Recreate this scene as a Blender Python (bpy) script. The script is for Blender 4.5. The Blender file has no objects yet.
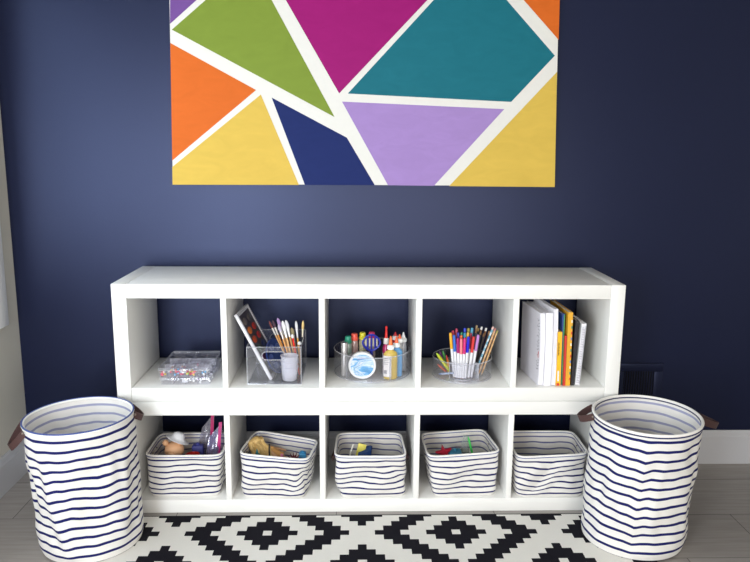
import bpy, bmesh, math, random
from mathutils import Vector, Matrix, noise
R = random.Random(7)
PI = math.pi
scene = bpy.context.scene
COL = scene.collection

# ------------------------------------------------------------------ materials
def lin(c):
    return tuple((x/255/12.92) if x/255 <= .04045 else ((x/255+.055)/1.055)**2.4 for x in c) + (1.0,)

def newmat(name):
    m = bpy.data.materials.new(name); m.use_nodes = True
    nt = m.node_tree; nt.nodes.clear()
    out = nt.nodes.new('ShaderNodeOutputMaterial')
    return m, nt, out

def N(nt, t, **kw):
    n = nt.nodes.new(t)
    for k, v in kw.items():
        if k.startswith('i_'):
            n.inputs[k[2:].replace('_', ' ')].default_value = v
        else:
            setattr(n, k, v)
    return n

_cache = {}
def pm(rgb, rough=.5, var=.06, scale=40, metal=0, bump=0, bscale=200, spec=.5, trans=0, sub=0):
    """a principled material with a little procedural colour variation and bump"""
    key = (tuple(rgb), rough, var, scale, metal, bump, bscale, spec, trans)
    if key in _cache: return _cache[key]
    m, nt, out = newmat('finish_%d' % len(_cache))
    b = N(nt, 'ShaderNodeBsdfPrincipled')
    tc = N(nt, 'ShaderNodeTexCoord')
    nz = N(nt, 'ShaderNodeTexNoise'); nz.inputs['Scale'].default_value = scale; nz.inputs['Detail'].default_value = 3
    nt.links.new(tc.outputs['Object'], nz.inputs['Vector'])
    c = lin(rgb)
    mix = N(nt, 'ShaderNodeMix', data_type='RGBA')
    mix.inputs[6].default_value = tuple(x*(1-var) for x in c[:3]) + (1,)
    mix.inputs[7].default_value = tuple(min(1, x*(1+var)) for x in c[:3]) + (1,)
    nt.links.new(nz.outputs['Fac'], mix.inputs[0])
    nt.links.new(mix.outputs[2], b.inputs['Base Color'])
    b.inputs['Roughness'].default_value = rough
    b.inputs['Metallic'].default_value = metal
    b.inputs['Specular IOR Level'].default_value = spec
    if trans: b.inputs['Transmission Weight'].default_value = trans
    if bump:
        nb = N(nt, 'ShaderNodeTexNoise'); nb.inputs['Scale'].default_value = bscale; nb.inputs['Detail'].default_value = 4
        nt.links.new(tc.outputs['Object'], nb.inputs['Vector'])
        bp = N(nt, 'ShaderNodeBump'); bp.inputs['Strength'].default_value = bump; bp.inputs['Distance'].default_value = .002
        nt.links.new(nb.outputs['Fac'], bp.inputs['Height'])
        nt.links.new(bp.outputs['Normal'], b.inputs['Normal'])
    nt.links.new(b.outputs[0], out.inputs[0])
    _cache[key] = m
    return m

def clear(name, tint=(252, 252, 253), haze=.03, haze_col=(240, 240, 244), gloss=.10, rough=.06, edge=.45):
    """thin clear plastic: see-through, glossy at the edges, a touch of haze"""
    m, nt, out = newmat(name)
    tr = N(nt, 'ShaderNodeBsdfTransparent'); tr.inputs[0].default_value = lin(tint)
    gl = N(nt, 'ShaderNodeBsdfGlossy'); gl.inputs['Color'].default_value = (.9, .9, .92, 1); gl.inputs['Roughness'].default_value = rough
    df = N(nt, 'ShaderNodeBsdfDiffuse'); df.inputs[0].default_value = lin(haze_col)
    nz = N(nt, 'ShaderNodeTexNoise'); nz.inputs['Scale'].default_value = 30
    mr = N(nt, 'ShaderNodeMapRange'); mr.inputs[3].default_value = haze*.7; mr.inputs[4].default_value = haze*1.3
    nt.links.new(nz.outputs['Fac'], mr.inputs[0])
    m1 = N(nt, 'ShaderNodeMixShader'); nt.links.new(mr.outputs[0], m1.inputs[0])
    nt.links.new(tr.outputs[0], m1.inputs[1]); nt.links.new(df.outputs[0], m1.inputs[2])
    lw = N(nt, 'ShaderNodeLayerWeight'); lw.inputs[0].default_value = .5
    ml = N(nt, 'ShaderNodeMath', operation='MULTIPLY_ADD'); ml.inputs[1].default_value = edge; ml.inputs[2].default_value = gloss*.4
    pw = N(nt, 'ShaderNodeMath', operation='POWER'); pw.inputs[1].default_value = 4
    nt.links.new(lw.outputs['Facing'], pw.inputs[0]); nt.links.new(pw.outputs[0], ml.inputs[0])
    m2 = N(nt, 'ShaderNodeMixShader'); nt.links.new(ml.outputs[0], m2.inputs[0])
    nt.links.new(m1.outputs[0], m2.inputs[1]); nt.links.new(gl.outputs[0], m2.inputs[2])
    nt.links.new(m2.outputs[0], out.inputs[0])
    return m

def stripes(name, pitch, thick, off, base, line, rough=.85):
    """woven canvas with navy stripes that follow the cloth (UV v is height along the cloth in metres)"""
    m, nt, out = newmat(name)
    b = N(nt, 'ShaderNodeBsdfPrincipled'); b.inputs['Roughness'].default_value = rough
    b.inputs['Specular IOR Level'].default_value = .2
    uv = N(nt, 'ShaderNodeUVMap'); uv.uv_map = 'UVMap'
    sp = N(nt, 'ShaderNodeSeparateXYZ'); nt.links.new(uv.outputs[0], sp.inputs[0])
    a = N(nt, 'ShaderNodeMath', operation='ADD'); a.inputs[1].default_value = off
    nt.links.new(sp.outputs['Y'], a.inputs[0])
    pp = N(nt, 'ShaderNodeMath', operation='PINGPONG'); pp.inputs[1].default_value = pitch/2
    nt.links.new(a.outputs[0], pp.inputs[0])
    mr = N(nt, 'ShaderNodeMapRange'); mr.inputs[1].default_value = thick/2-.0006; mr.inputs[2].default_value = thick/2+.0006
    mr.inputs[3].default_value = 1; mr.inputs[4].default_value = 0
    nt.links.new(pp.outputs[0], mr.inputs[0])
    tc = N(nt, 'ShaderNodeTexCoord')
    nz = N(nt, 'ShaderNodeTexNoise'); nz.inputs['Scale'].default_value = 25
    nt.links.new(tc.outputs['Object'], nz.inputs['Vector'])
    mx0 = N(nt, 'ShaderNodeMix', data_type='RGBA')
    c = lin(base)
    mx0.inputs[6].default_value = tuple(x*.95 for x in c[:3]) + (1,); mx0.inputs[7].default_value = c
    nt.links.new(nz.outputs['Fac'], mx0.inputs[0])
    mx = N(nt, 'ShaderNodeMix', data_type='RGBA')
    nt.links.new(mr.outputs[0], mx.inputs[0]); nt.links.new(mx0.outputs[2], mx.inputs[6])
    mx.inputs[7].default_value = lin(line)
    nt.links.new(mx.outputs[2], b.inputs['Base Color'])
    nb = N(nt, 'ShaderNodeTexNoise'); nb.inputs['Scale'].default_value = 600
    nt.links.new(tc.outputs['Object'], nb.inputs['Vector'])
    bp = N(nt, 'ShaderNodeBump'); bp.inputs['Strength'].default_value = .15; bp.inputs['Distance'].default_value = .001
    nt.links.new(nb.outputs['Fac'], bp.inputs['Height']); nt.links.new(bp.outputs[0], b.inputs['Normal'])
    tl = N(nt, 'ShaderNodeBsdfTranslucent'); nt.links.new(mx.outputs[2], tl.inputs[0])
    ms = N(nt, 'ShaderNodeMixShader'); ms.inputs[0].default_value = .10
    nt.links.new(b.outputs[0], ms.inputs[1]); nt.links.new(tl.outputs[0], ms.inputs[2])
    nt.links.new(ms.outputs[0], out.inputs[0])
    return m

# ------------------------------------------------------------------ mesh builder
class MB:
    def __init__(s): s.bm = bmesh.new(); s.uv = s.bm.loops.layers.uv.new('UVMap'); s.mi = 0
    def mat(s, i): s.mi = i; return s
    def f(s, vs, uvs=None):
        try: fc = s.bm.faces.new(vs)
        except ValueError: return None
        fc.material_index = s.mi
        if uvs:
            for l, u in zip(fc.loops, uvs): l[s.uv].uv = u
        return fc
    def v(s, p): return s.bm.verts.new(p)
    def poly(s, pts): return s.f([s.v(p) for p in pts])
    def hexa(s, p):      # 8 corners: bottom loop 0-3 ccw, top loop 4-7
        v = [s.v(q) for q in p]
        for q in ((3,2,1,0),(4,5,6,7),(0,1,5,4),(1,2,6,5),(2,3,7,6),(3,0,4,7)): s.f([v[i] for i in q])
        return s
    def box(s, x0, x1, y0, y1, z0, z1, bev=0, seg=2):
        if bev <= 0:
            return s.hexa([(x0,y0,z0),(x1,y0,z0),(x1,y1,z0),(x0,y1,z0),(x0,y0,z1),(x1,y0,z1),(x1,y1,z1),(x0,y1,z1)])
        b2 = bmesh.new(); vs = [b2.verts.new(q) for q in [(x0,y0,z0),(x1,y0,z0),(x1,y1,z0),(x0,y1,z0),(x0,y0,z1),(x1,y0,z1),(x1,y1,z1),(x0,y1,z1)]]
        for q in ((3,2,1,0),(4,5,6,7),(0,1,5,4),(1,2,6,5),(2,3,7,6),(3,0,4,7)): b2.faces.new([vs[i] for i in q])
        bmesh.ops.bevel(b2, geom=b2.edges[:], offset=bev, segments=seg, profile=.5, affect='EDGES')
        s.merge(b2); return s
    def merge(s, b2, M=None):
        mp = {v: s.v(M @ v.co if M else v.co) for v in b2.verts}
        for fc in b2.faces: s.f([mp[v] for v in fc.verts])
        b2.free()
    def loft(s, rings, close=True, cap0=False, cap1=False):
        L = [[s.v(p) for p in r] for r in rings]
        n = len(L[0])
        for a, b in zip(L, L[1:]):
            for i in range(n if close else n-1):
                s.f([a[i], a[(i+1) % n], b[(i+1) % n], b[i]])
        if cap0: s.f(list(reversed(L[0])))
        if cap1: s.f(L[-1])
        return s
    def lathe(s, prof, c=(0,0,0), n=24, cap0=True, cap1=True, axis='z'):
        rings = []
        for r, h in prof:
            ring = []
            for i in range(n):
                a = 2*PI*i/n
                p = (r*math.cos(a), r*math.sin(a), h)
                if axis == 'y': p = (p[0], -p[2], p[1])     # height runs towards the viewer's side (-y)
                if axis == 'x': p = (p[2], p[0], p[1])
                ring.append((c[0]+p[0], c[1]+p[1], c[2]+p[2]))
            rings.append(ring)
        return s.loft(rings, True, cap0, cap1)
    def cone(s, p0, p1, r0, r1, n=10, caps=True):
        return s.tube([p0, p1], [r0, r1], n, caps)
    def tube(s, path, r, n=8, caps=True, closed=False, flat=None):
        P = [Vector(p) for p in path]; m = len(P)
        rr = r if isinstance(r, (list, tuple)) else [r]*m
        T = []
        for i in range(m):
            if closed: t = P[(i+1) % m]-P[(i-1) % m]
            else: t = P[min(i+1, m-1)]-P[max(i-1, 0)]
            T.append(t.normalized())
        up = Vector((0, 0, 1)) if abs(T[0].z) < .9 else Vector((0, 1, 0))
        u = T[0].cross(up).normalized(); rings = []
        for i in range(m):
            u = (u - T[i]*u.dot(T[i])).normalized(); w = T[i].cross(u)
            ring = []
            for k in range(n):
                a = 2*PI*k/n
                a1, a2 = (1, 1) if flat is None else flat
                ring.append(P[i] + u*(rr[i]*a1*math.cos(a)) + w*(rr[i]*a2*math.sin(a)))
            rings.append(ring)
        if closed: rings.append(rings[0])
        if closed:
            L = [[s.v(p) for p in q] for q in rings[:-1]]
            for i in range(m):
                a, b = L[i], L[(i+1) % m]
                for k in range(n): s.f([a[k], a[(k+1) % n], b[(k+1) % n], b[k]])
            return s
        return s.loft(rings, True, caps, caps)
    def strap(s, path, wdir, w, t):
        """flat band: path of points, width along wdir, thickness t"""
        P = [Vector(p) for p in path]; W = Vector(wdir).normalized()*(w/2); rings = []
        for i, p in enumerate(P):
            tg = (P[min(i+1, len(P)-1)]-P[max(i-1, 0)]).normalized()
            nn = tg.cross(W).normalized()*(t/2)
            rings.append([p-W-nn, p+W-nn, p+W+nn, p-W+nn])
        return s.loft(rings, True, True, True)
    def sphere(s, c, r, n=12, m=8, sc=(1,1,1), rot=None):
        rings = []
        for j in range(1, m):
            a = PI*j/m; ring = []
            for i in range(n):
                b = 2*PI*i/n
                p = Vector((r*sc[0]*math.sin(a)*math.cos(b), r*sc[1]*math.sin(a)*math.sin(b), -r*sc[2]*math.cos(a)))
                if rot: p = rot @ p
                ring.append(Vector(c)+p)
            rings.append(ring)
        L = [[s.v(p) for p in q] for q in rings]
        for a, b in zip(L, L[1:]):
            for i in range(n): s.f([a[i], a[(i+1) % n], b[(i+1) % n], b[i]])
        d = Vector((0, 0, -r*sc[2])); d2 = -d
        if rot: d = rot @ d; d2 = rot @ d2
        b0 = s.v(Vector(c)+d); b1 = s.v(Vector(c)+d2)
        for i in range(n):
            s.f([b0, L[0][(i+1) % n], L[0][i]]); s.f([b1, L[-1][i], L[-1][(i+1) % n]])
        return s
    def build(s, name, mats, parent=None, smooth=True, angle=40, origin=None, weld=0):
        if weld: bmesh.ops.remove_doubles(s.bm, verts=s.bm.verts[:], dist=weld)
        bmesh.ops.recalc_face_normals(s.bm, faces=s.bm.faces[:])
        off = Vector(origin) if origin is not None else (Vector(parent['_o']) if parent is not None and '_o' in parent else Vector((0,0,0)))
        for v in s.bm.verts: v.co -= off
        me = bpy.data.meshes.new(name); s.bm.to_mesh(me); s.bm.free()
        if not isinstance(mats, (list, tuple)): mats = [mats]
        for m in mats: me.materials.append(m)
        if smooth:
            me.polygons.foreach_set('use_smooth', [True]*len(me.polygons))
            me.set_sharp_from_angle(angle=math.radians(angle))
        o = bpy.data.objects.new(name, me); COL.objects.link(o)
        if parent is not None:
            o.parent = parent
            if '_o' in parent: o['_o'] = parent['_o']
        elif origin is not None: o.location = off
        return o

def tag(o, label, cat, group=None, kind=None):
    o['label'] = label; o['category'] = cat
    if group: o['group'] = group
    if kind: o['kind'] = kind
    return o
def thing(name, label, cat, loc=(0,0,0), group=None, local=False):
    """an Empty at the thing's base; parts are given in world metres unless local"""
    o = bpy.data.objects.new(name, None); COL.objects.link(o); o.empty_display_size = .05
    o.location = loc; o['_o'] = (0,0,0) if local else tuple(loc)
    return tag(o, label, cat, group)
def struct(name, mb, mats, parent=None, **k):
    o = mb.build(name, mats, parent, **k)
    if parent is None: o['kind'] = 'structure'
    return o
def rot_to(o, d, roll=0):
    """turn a thing built along +z so that it points along d"""
    q = Vector((0,0,1)).rotation_difference(Vector(d).normalized())
    o.rotation_mode = 'QUATERNION'; o.rotation_quaternion = q
def copy_tree(o, parent=None):
    c = o.copy(); COL.objects.link(c)
    if parent is not None: c.parent = parent
    for ch in list(o.children): copy_tree(ch, c)
    return c

# ------------------------------------------------------------------ the room
WY = .425; WX = -1.46; CEIL = 2.6; XR = 3.0; YB = -4.6
def navy_wall():
    m, nt, out = newmat('navy_paint')
    b = N(nt, 'ShaderNodeBsdfPrincipled'); b.inputs['Roughness'].default_value = .36; b.inputs['Specular IOR Level'].default_value = .50; b.inputs['Specular Tint'].default_value = (.50, .59, 1, 1)
    tc = N(nt, 'ShaderNodeTexCoord')
    nz = N(nt, 'ShaderNodeTexNoise'); nz.inputs['Scale'].default_value = 3; nz.inputs['Detail'].default_value = 5
    nt.links.new(tc.outputs['Object'], nz.inputs['Vector'])
    mx = N(nt, 'ShaderNodeMix', data_type='RGBA'); mx.inputs[6].default_value = lin((17, 20, 42)); mx.inputs[7].default_value = lin((19, 23, 46))
    nt.links.new(nz.outputs['Fac'], mx.inputs[0]); nt.links.new(mx.outputs[2], b.inputs['Base Color'])
    nb = N(nt, 'ShaderNodeTexNoise'); nb.inputs['Scale'].default_value = 260; nb.inputs['Detail'].default_value = 2
    nt.links.new(tc.outputs['Object'], nb.inputs['Vector'])
    bp = N(nt, 'ShaderNodeBump'); bp.inputs['Strength'].default_value = .12; bp.inputs['Distance'].default_value = .002
    nt.links.new(nb.outputs['Fac'], bp.inputs['Height']); nt.links.new(bp.outputs[0], b.inputs['Normal'])
    nt.links.new(b.outputs[0], out.inputs[0]); return m
def tile_floor():
    m, nt, out = newmat('grey_wood_look_tile')
    b = N(nt, 'ShaderNodeBsdfPrincipled'); b.inputs['Roughness'].default_value = .45
    tc = N(nt, 'ShaderNodeTexCoord')
    mp = N(nt, 'ShaderNodeMapping'); mp.inputs['Location'].default_value = (.425, .036, 0)
    nt.links.new(tc.outputs['Object'], mp.inputs['Vector'])
    br = N(nt, 'ShaderNodeTexBrick'); br.offset = .5; br.offset_frequency = 2
    br.inputs['Scale'].default_value = 1; br.inputs['Brick Width'].default_value = .6; br.inputs['Row Height'].default_value = .293
    br.inputs['Mortar Size'].default_value = .0016; br.inputs['Mortar Smooth'].default_value = .3; br.inputs['Bias'].default_value = 0
    br.inputs['Color1'].default_value = lin((158, 152, 147)); br.inputs['Color2'].default_value = lin((150, 144, 139))
    br.inputs['Mortar'].default_value = lin((80, 76, 74))
    nt.links.new(mp.outputs[0], br.inputs['Vector'])
    mp2 = N(nt, 'ShaderNodeMapping'); mp2.inputs['Scale'].default_value = (3, 45, 1)
    nt.links.new(tc.outputs['Object'], mp2.inputs['Vector'])
    nz = N(nt, 'ShaderNodeTexNoise'); nz.inputs['Scale'].default_value = 1.6; nz.inputs['Detail'].default_value = 5
    nt.links.new(mp2.outputs[0], nz.inputs['Vector'])
    mr = N(nt, 'ShaderNodeMapRange'); mr.inputs[1].default_value = .3; mr.inputs[2].default_value = .7; mr.inputs[3].default_value = .86; mr.inputs[4].default_value = 1.1
    nt.links.new(nz.outputs['Fac'], mr.inputs[0])
    mx = N(nt, 'ShaderNodeVectorMath', operation='SCALE'); nt.links.new(br.outputs['Color'], mx.inputs[0]); nt.links.new(mr.outputs[0], mx.inputs['Scale'])
    nt.links.new(mx.outputs[0], b.inputs['Base Color'])
    bp = N(nt, 'ShaderNodeBump'); bp.inputs['Strength'].default_value = .3; bp.inputs['Distance'].default_value = .001; bp.invert = True
    nt.links.new(br.outputs['Fac'], bp.inputs['Height']); nt.links.new(bp.outputs[0], b.inputs['Normal'])
    nt.links.new(b.outputs[0], out.inputs[0]); return m

NAVY = navy_wall()
GREIGE = pm((208, 204, 193), .7, .02, 6, bump=.08, bscale=220)
TRIM = pm((188, 188, 192), .35, .015, 8)
CEILM = pm((215, 214, 210), .8, .02, 5)
struct('floor', MB().box(WX-.12, XR, YB, WY+.12, -.08, 0), tile_floor(), smooth=False)
struct('wall_back', MB().box(WX-.12, XR, WY, WY+.12, 0, CEIL), NAVY, smooth=False)
struct('ceiling', MB().box(WX-.12, XR, YB, WY+.12, CEIL, CEIL+.08), CEILM, smooth=False)
struct('wall_right', MB().box(XR, XR+.12, YB, WY+.12, 0, CEIL), GREIGE, smooth=False)
# left wall with the window opening
wy0, wy1, wz0, wz1 = -1.85, .215, .75, 2.15
w = MB()
w.box(WX-.12, WX, YB, wy0, 0, CEIL); w.box(WX-.12, WX, wy1, WY, 0, CEIL)
w.box(WX-.12, WX, wy0, wy1, 0, wz0); w.box(WX-.12, WX, wy0, wy1, wz1, CEIL)
struct('wall_left', w, GREIGE, smooth=False)
win = thing('window_1', '', '', (WX, -.82, wz0)); del win['label'], win['category']; win['kind'] = 'structure'
c = MB(); cw = .095
c.box(WX, WX+.018, wy1, wy1+cw, wz0-cw, wz1+cw, .003); c.box(WX, WX+.018, wy0-cw, wy0, wz0-cw, wz1+cw, .003)
c.box(WX, WX+.018, wy0, wy1, wz1, wz1+cw, .003); c.box(WX, WX+.018, wy0, wy1, wz0-cw, wz0, .003)
c.build('window_casing', pm((246, 246, 246), .35, .01), win)
c = MB()
for a, b in ((wy0, wy0+.05), (wy1-.05, wy1), ((wy0+wy1)/2-.03, (wy0+wy1)/2+.03)): c.box(WX-.07, WX-.03, a, b, wz0, wz1, .004)
c.box(WX-.07, WX-.03, wy0, wy1, wz0, wz0+.05, .004); c.box(WX-.07, WX-.03, wy0, wy1, wz1-.05, wz1, .004)
c.build('window_frame', pm((240, 240, 240), .35, .01), win)
MB().box(WX-.053, WX-.047, wy0, wy1, wz0, wz1).build('window_pane', clear('window_glass', (250, 252, 252), .0, gloss=.1, rough=.01), win)
# baseboards
def base_prof(axis, a0, a1, face, back, h):
    pr = [(face, 0), (face, h-.028), (face+(back-face)*.25, h-.024), (face+(back-face)*.35, h-.008), (back-(back-face)*.3, h), (back, h), (back, 0)]
    if axis == 'x': rings = [[(a, p[0], p[1]) for p in pr] for a in (a0, a1)]
    else: rings = [[(p[0], a, p[1]) for p in pr] for a in (a0, a1)]
    return MB().loft(rings, True, True, True)
struct('baseboard_back', base_prof('x', WX+.014, XR, WY-.016, WY, .152), TRIM, angle=20)
struct('baseboard_left', base_prof('y', YB, WY, WX+.016, WX, .145), TRIM, angle=20)

# ------------------------------------------------------------------ shelf units
WHITE = pm((238, 237, 233), .3, .012, 6)
HW = .925; D = .39; H = .441; T = .0528; TD = .0208; CW = (2*HW-2*T-4*TD)/5
cellx = [-HW+T+i*(CW+TD) for i in range(5)]
def shelf_unit(z, label):
    t = thing('cube_shelf_unit', label, 'shelf', (0, D/2, z), 'stacked white cube shelf units')
    g = .0006; b = .0016
    for s in (-1, 1):
        x0, x1 = sorted((s*HW, s*(HW-T+g)))
        MB().box(x0, x1, 0, D, z+.0004, z+H-.0004, b).build('side_panel', WHITE, t)
    MB().box(-HW+T, HW-T, .0008, D, z+H-T, z+H-.0008, b).build('top_panel', WHITE, t)
    MB().box(-HW+T, HW-T, .0008, D, z+.0004, z+T, b).build('bottom_panel', WHITE, t)
    for i in range(4):
        x = cellx[i]+CW
        MB().box(x, x+TD, .0015, D-.001, z+T, z+H-T, .0008).build('divider', WHITE, t)
    return t
shelf_unit(0, 'lower white five-cube shelf unit standing on the floor, holding striped fabric baskets')
shelf_unit(H, 'upper white five-cube shelf unit stacked on top, holding art supplies and books')
ZU = H+T; ZL = T      # shelf floors

# ------------------------------------------------------------------ painting
PY = WY-.04
def art(u, v):  # helper on the canvas face: paint coordinates in metres (x, z)
    return (u, PY-.0003, v)
painting = thing('canvas_painting', 'large canvas of bright colour shards split by white lines, hung on navy wall', 'painting', (-.018, WY-.02, 1.209))
c = MB(); c.mat(0)
x0b, x1b, x0t, x1t, zb, zt = -.7855, .7505, -.7635, .7245, 1.2165, 2.12
c.hexa([(x0b,PY,zb),(x1b,PY,zb),(x1b,WY-.004,zb),(x0b,WY-.004,zb),(x0t,PY,zt),(x1t,PY,zt),(x1t,WY-.004,zt),(x0t,WY-.004,zt)])
PAINT = [('green', [(-0.764, 1.805), (-0.457, 2.059), (-0.139, 1.482)]), ('magenta', [(-0.43, 2.097), (0.396, 2.109), (-0.121, 1.573)]), ('teal', [(-0.087, 1.573), (0.384, 2.076), (0.725, 1.725), (0.56, 1.547)]), ('lilac', [(-0.11, 1.542), (0.534, 1.519), (0.261, 1.215), (0.075, 1.216)]), ('navy', [(-0.386, 1.555), (-0.091, 1.403), (0.022, 1.216), (-0.259, 1.215)]), ('yellow', [(-0.428, 1.566), (-0.283, 1.215), (-0.787, 1.213), (-0.785, 1.283)]), ('orange', [(-0.772, 1.756), (-0.446, 1.583), (-0.784, 1.308)]), ('yellow', [(0.737, 1.664), (0.752, 1.213), (0.322, 1.214)]), ('orange', [(0.417, 2.109), (0.728, 2.114), (0.737, 1.784)]), ('purple', [(-0.758, 2.092), (-0.45, 2.097), (-0.77, 1.826)])]
acol = {'purple': (108, 72, 138), 'green': (118, 138, 50), 'magenta': (146, 12, 104), 'teal': (18, 102, 117), 'lilac': (154, 126, 184), 'navy': (16, 34, 92), 'yellow': (204, 172, 76), 'orange': (204, 98, 30)}
def brushed(rgb):
    m, nt, out = newmat('acrylic_paint')
    b = N(nt, 'ShaderNodeBsdfPrincipled'); b.inputs['Roughness'].default_value = .55; b.inputs['Specular IOR Level'].default_value = .12
    tc = N(nt, 'ShaderNodeTexCoord')
    mp = N(nt, 'ShaderNodeMapping'); mp.inputs['Scale'].default_value = (1, 1, 2.5); mp.inputs['Rotation'].default_value = (0, .5, 0)
    nz = N(nt, 'ShaderNodeTexNoise'); nz.inputs['Scale'].default_value = 9; nz.inputs['Detail'].default_value = 6; nz.inputs['Distortion'].default_value = 1.2
    nt.links.new(tc.outputs['Object'], mp.inputs[0]); nt.links.new(mp.outputs[0], nz.inputs['Vector'])
    mx = N(nt, 'ShaderNodeMix', data_type='RGBA'); c = lin(rgb)
    mx.inputs[6].default_value = tuple(x*.9 for x in c[:3])+(1,); mx.inputs[7].default_value = tuple(min(1, x*1.1+.004) for x in c[:3])+(1,)
    nt.links.new(nz.outputs['Fac'], mx.inputs[0]); nt.links.new(mx.outputs[2], b.inputs['Base Color'])
    bp = N(nt, 'ShaderNodeBump'); bp.inputs['Strength'].default_value = .2; bp.inputs['Distance'].default_value = .002
    nt.links.new(nz.outputs['Fac'], bp.inputs['Height']); nt.links.new(bp.outputs[0], b.inputs['Normal'])
    nt.links.new(b.outputs[0], out.inputs[0]); return m
keys = list(acol)
for nm, pts in PAINT:
    c.mat(1+keys.index(nm)); c.poly([(p[0], PY-.0006, p[1]) for p in pts])
c.build('canvas', [pm((216, 214, 208), .6, .03, 60, bump=.15, bscale=500)]+[brushed(acol[k]) for k in keys], painting, smooth=False)
c = MB()
for (a0, a1, b0, b1) in ((-.75,.71,1.22,1.25),(-.75,.71,2.07,2.10),(-.75,-.71,1.25,2.07),(.67,.71,1.25,2.07)): c.box(a0, a1, WY-.004, WY, b0, b1)
c.build('stretcher_frame', pm((190, 160, 120), .7, .1), painting)

# ------------------------------------------------------------------ wall vent
vt = thing('wall_vent', 'navy painted air vent grille low on navy wall behind the hamper', 'vent', (1.165, WY, .2))
c = MB(); vx0, vx1, vz0, vz1 = 1.055, 1.275, .2, .459
for q in ((vx0, vx1, vz1-.036, vz1), (vx0, vx1, vz0, vz0+.036), (vx0, vx0+.05, vz0+.036, vz1-.036), (vx1-.038, vx1, vz0+.036, vz1-.036)):
    c.box(q[0], q[1], WY-.008, WY, q[2], q[3], .002)
c.build('frame', NAVY, vt)
c = MB()
for i in range(12):
    x = vx0+.054+i*.0108
    c.box(x, x+.0045, WY-.005, WY-.001, vz0+.036, vz1-.036)
c.build('grille', NAVY, vt)
MB().box(vx0+.05, vx1-.038, WY-.001, WY, vz0+.036, vz1-.036).build('duct_shade', pm((6, 6, 9), .9), vt, smooth=False)  # flat near-black sheet stands in for the shade behind the slats

# ------------------------------------------------------------------ rug
CX, CY = .0308, .0316
gx0, gy0 = -.368, -.1585        # centre of one small diamond
rx0, rx1, ry1, ry0 = -1.0, .957, -.036, -1.35
BLACK = pm((26, 25, 32), .95, .15, 300, bump=.5, bscale=700, spec=.1)
CREAM = pm((226, 223, 216), .95, .05, 300, bump=.5, bscale=700, spec=.1)
cent = [(i*22+o*11, j*23-k) for i in range(-3, 6) for j in range(-1, 3) for o, k in ((0, 0), (1, 11))]
cent = [(a, -b) for a, b in cent]
def rug_black(i, j):
    for a, b in cent:
        d = abs(i-a)+abs(j-b)
        if 0 < d <= 3 or 7 <= d <= 9: return True
    return False
xs = [rx0]; k = math.ceil((rx0-gx0)/CX-.5)
while gx0+(k+.5)*CX < rx1: xs.append(gx0+(k+.5)*CX); k += 1
xs.append(rx1)
ys = [ry1-.0]; k = math.floor((ry1-gy0)/CY-.5)
while gy0+(k+.5)*CY > ry0: ys.append(gy0+(k+.5)*CY); k -= 1
ys.append(ry0)
c = MB(); RZ = .0055
grid = [[c.v((x, y, RZ)) for x in xs] for y in ys]
for a in range(len(ys)-1):
    for b in range(len(xs)-1):
        i = round(((xs[b]+xs[b+1])/2-gx0)/CX); j = round(((ys[a]+ys[a+1])/2-gy0)/CY)
        c.mat(1 if rug_black(i, j) else 0)
        c.f([grid[a+1][b], grid[a+1][b+1], grid[a][b+1], grid[a][b]])
c.mat(1); c.box(rx0-.004, rx1+.004, ry1, ry1+.005, 0, RZ); c.box(rx0-.004, rx1+.004, ry0-.005, ry0, 0, RZ)
c.box(rx0-.004, rx0, ry0, ry1, 0, RZ); c.box(rx1, rx1+.004, ry0, ry1, 0, RZ)
tag(c.build('rug', [CREAM, BLACK], smooth=False, origin=(0, -.5, 0)), 'flat-woven rug with black and cream stepped diamonds on the tile floor', 'rug')

# ------------------------------------------------------------------ striped hampers
ST_BIG = stripes('striped_canvas', .0335, .0096, .004, (236, 233, 228), (24, 28, 92))
ST_BIG_IN = stripes('striped_canvas_inside', .0335, .0084, .004, (250, 246, 241), (172, 174, 204))
PIPE = pm((24, 30, 82), .7, .1)
PIPE_BLUE = pm((60, 78, 140), .7, .1)
CANVAS = pm((238, 235, 230), .85, .03, 60, bump=.2, bscale=500, spec=.2)
LEATHER = pm((72, 48, 46), .5, .15, 60, bump=.2, bscale=120)
METAL = pm((150, 140, 130), .3, .05, metal=1)

def bump1(d, w): return math.exp(-(d/w)**2)
def wrapd(a, b):
    d = (a-b) % (2*PI)
    return d-2*PI if d > PI else d

def cloth_thing(root, fn, h, nu, nv, mats, seed):
    """fn(u in 0..1, v in 0..1, inset) -> point; outer skin, inner skin and floor of a soft bin in one mesh"""
    c = MB()
    def skin(inset, mi, flip, v0):
        c.mat(mi)
        G = [[c.v(fn(i/nu, v0+(1-v0)*j/nv, inset)) for i in range(nu)] for j in range(nv+1)]
        for j in range(nv):
            for i in range(nu):
                k = (i+1) % nu
                va, vb = (v0+(1-v0)*j/nv)*h, (v0+(1-v0)*(j+1)/nv)*h
                q = [G[j][i], G[j][k], G[j+1][k], G[j+1][i]]; uv = [(i/nu, va), ((i+1)/nu, va), ((i+1)/nu, vb), (i/nu, vb)]
                if flip: q.reverse(); uv.reverse()
                c.f(q, uv)
        return G
    A = skin(0, 0, False, 0); B = skin(.004, 1, True, .03)
    c.mat(2); c.f(list(reversed(A[0]))); c.f(B[0])
    for i in range(nu):
        k = (i+1) % nu
        c.f([A[-1][i], A[-1][k], B[-1][k], B[-1][i]])
    # keep the winding as built
    me_parent = root
    off = Vector(root['_o'])
    for v in c.bm.verts: v.co -= off
    me = bpy.data.meshes.new('fabric_body'); c.bm.to_mesh(me); c.bm.free()
    for m in mats: me.materials.append(m)
    me.polygons.foreach_set('use_smooth', [True]*len(me.polygons)); me.set_sharp_from_angle(angle=math.radians(60))
    o = bpy.data.objects.new('fabric_body', me); COL.objects.link(o); o.parent = root; o['_o'] = root['_o']
    return o

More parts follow.
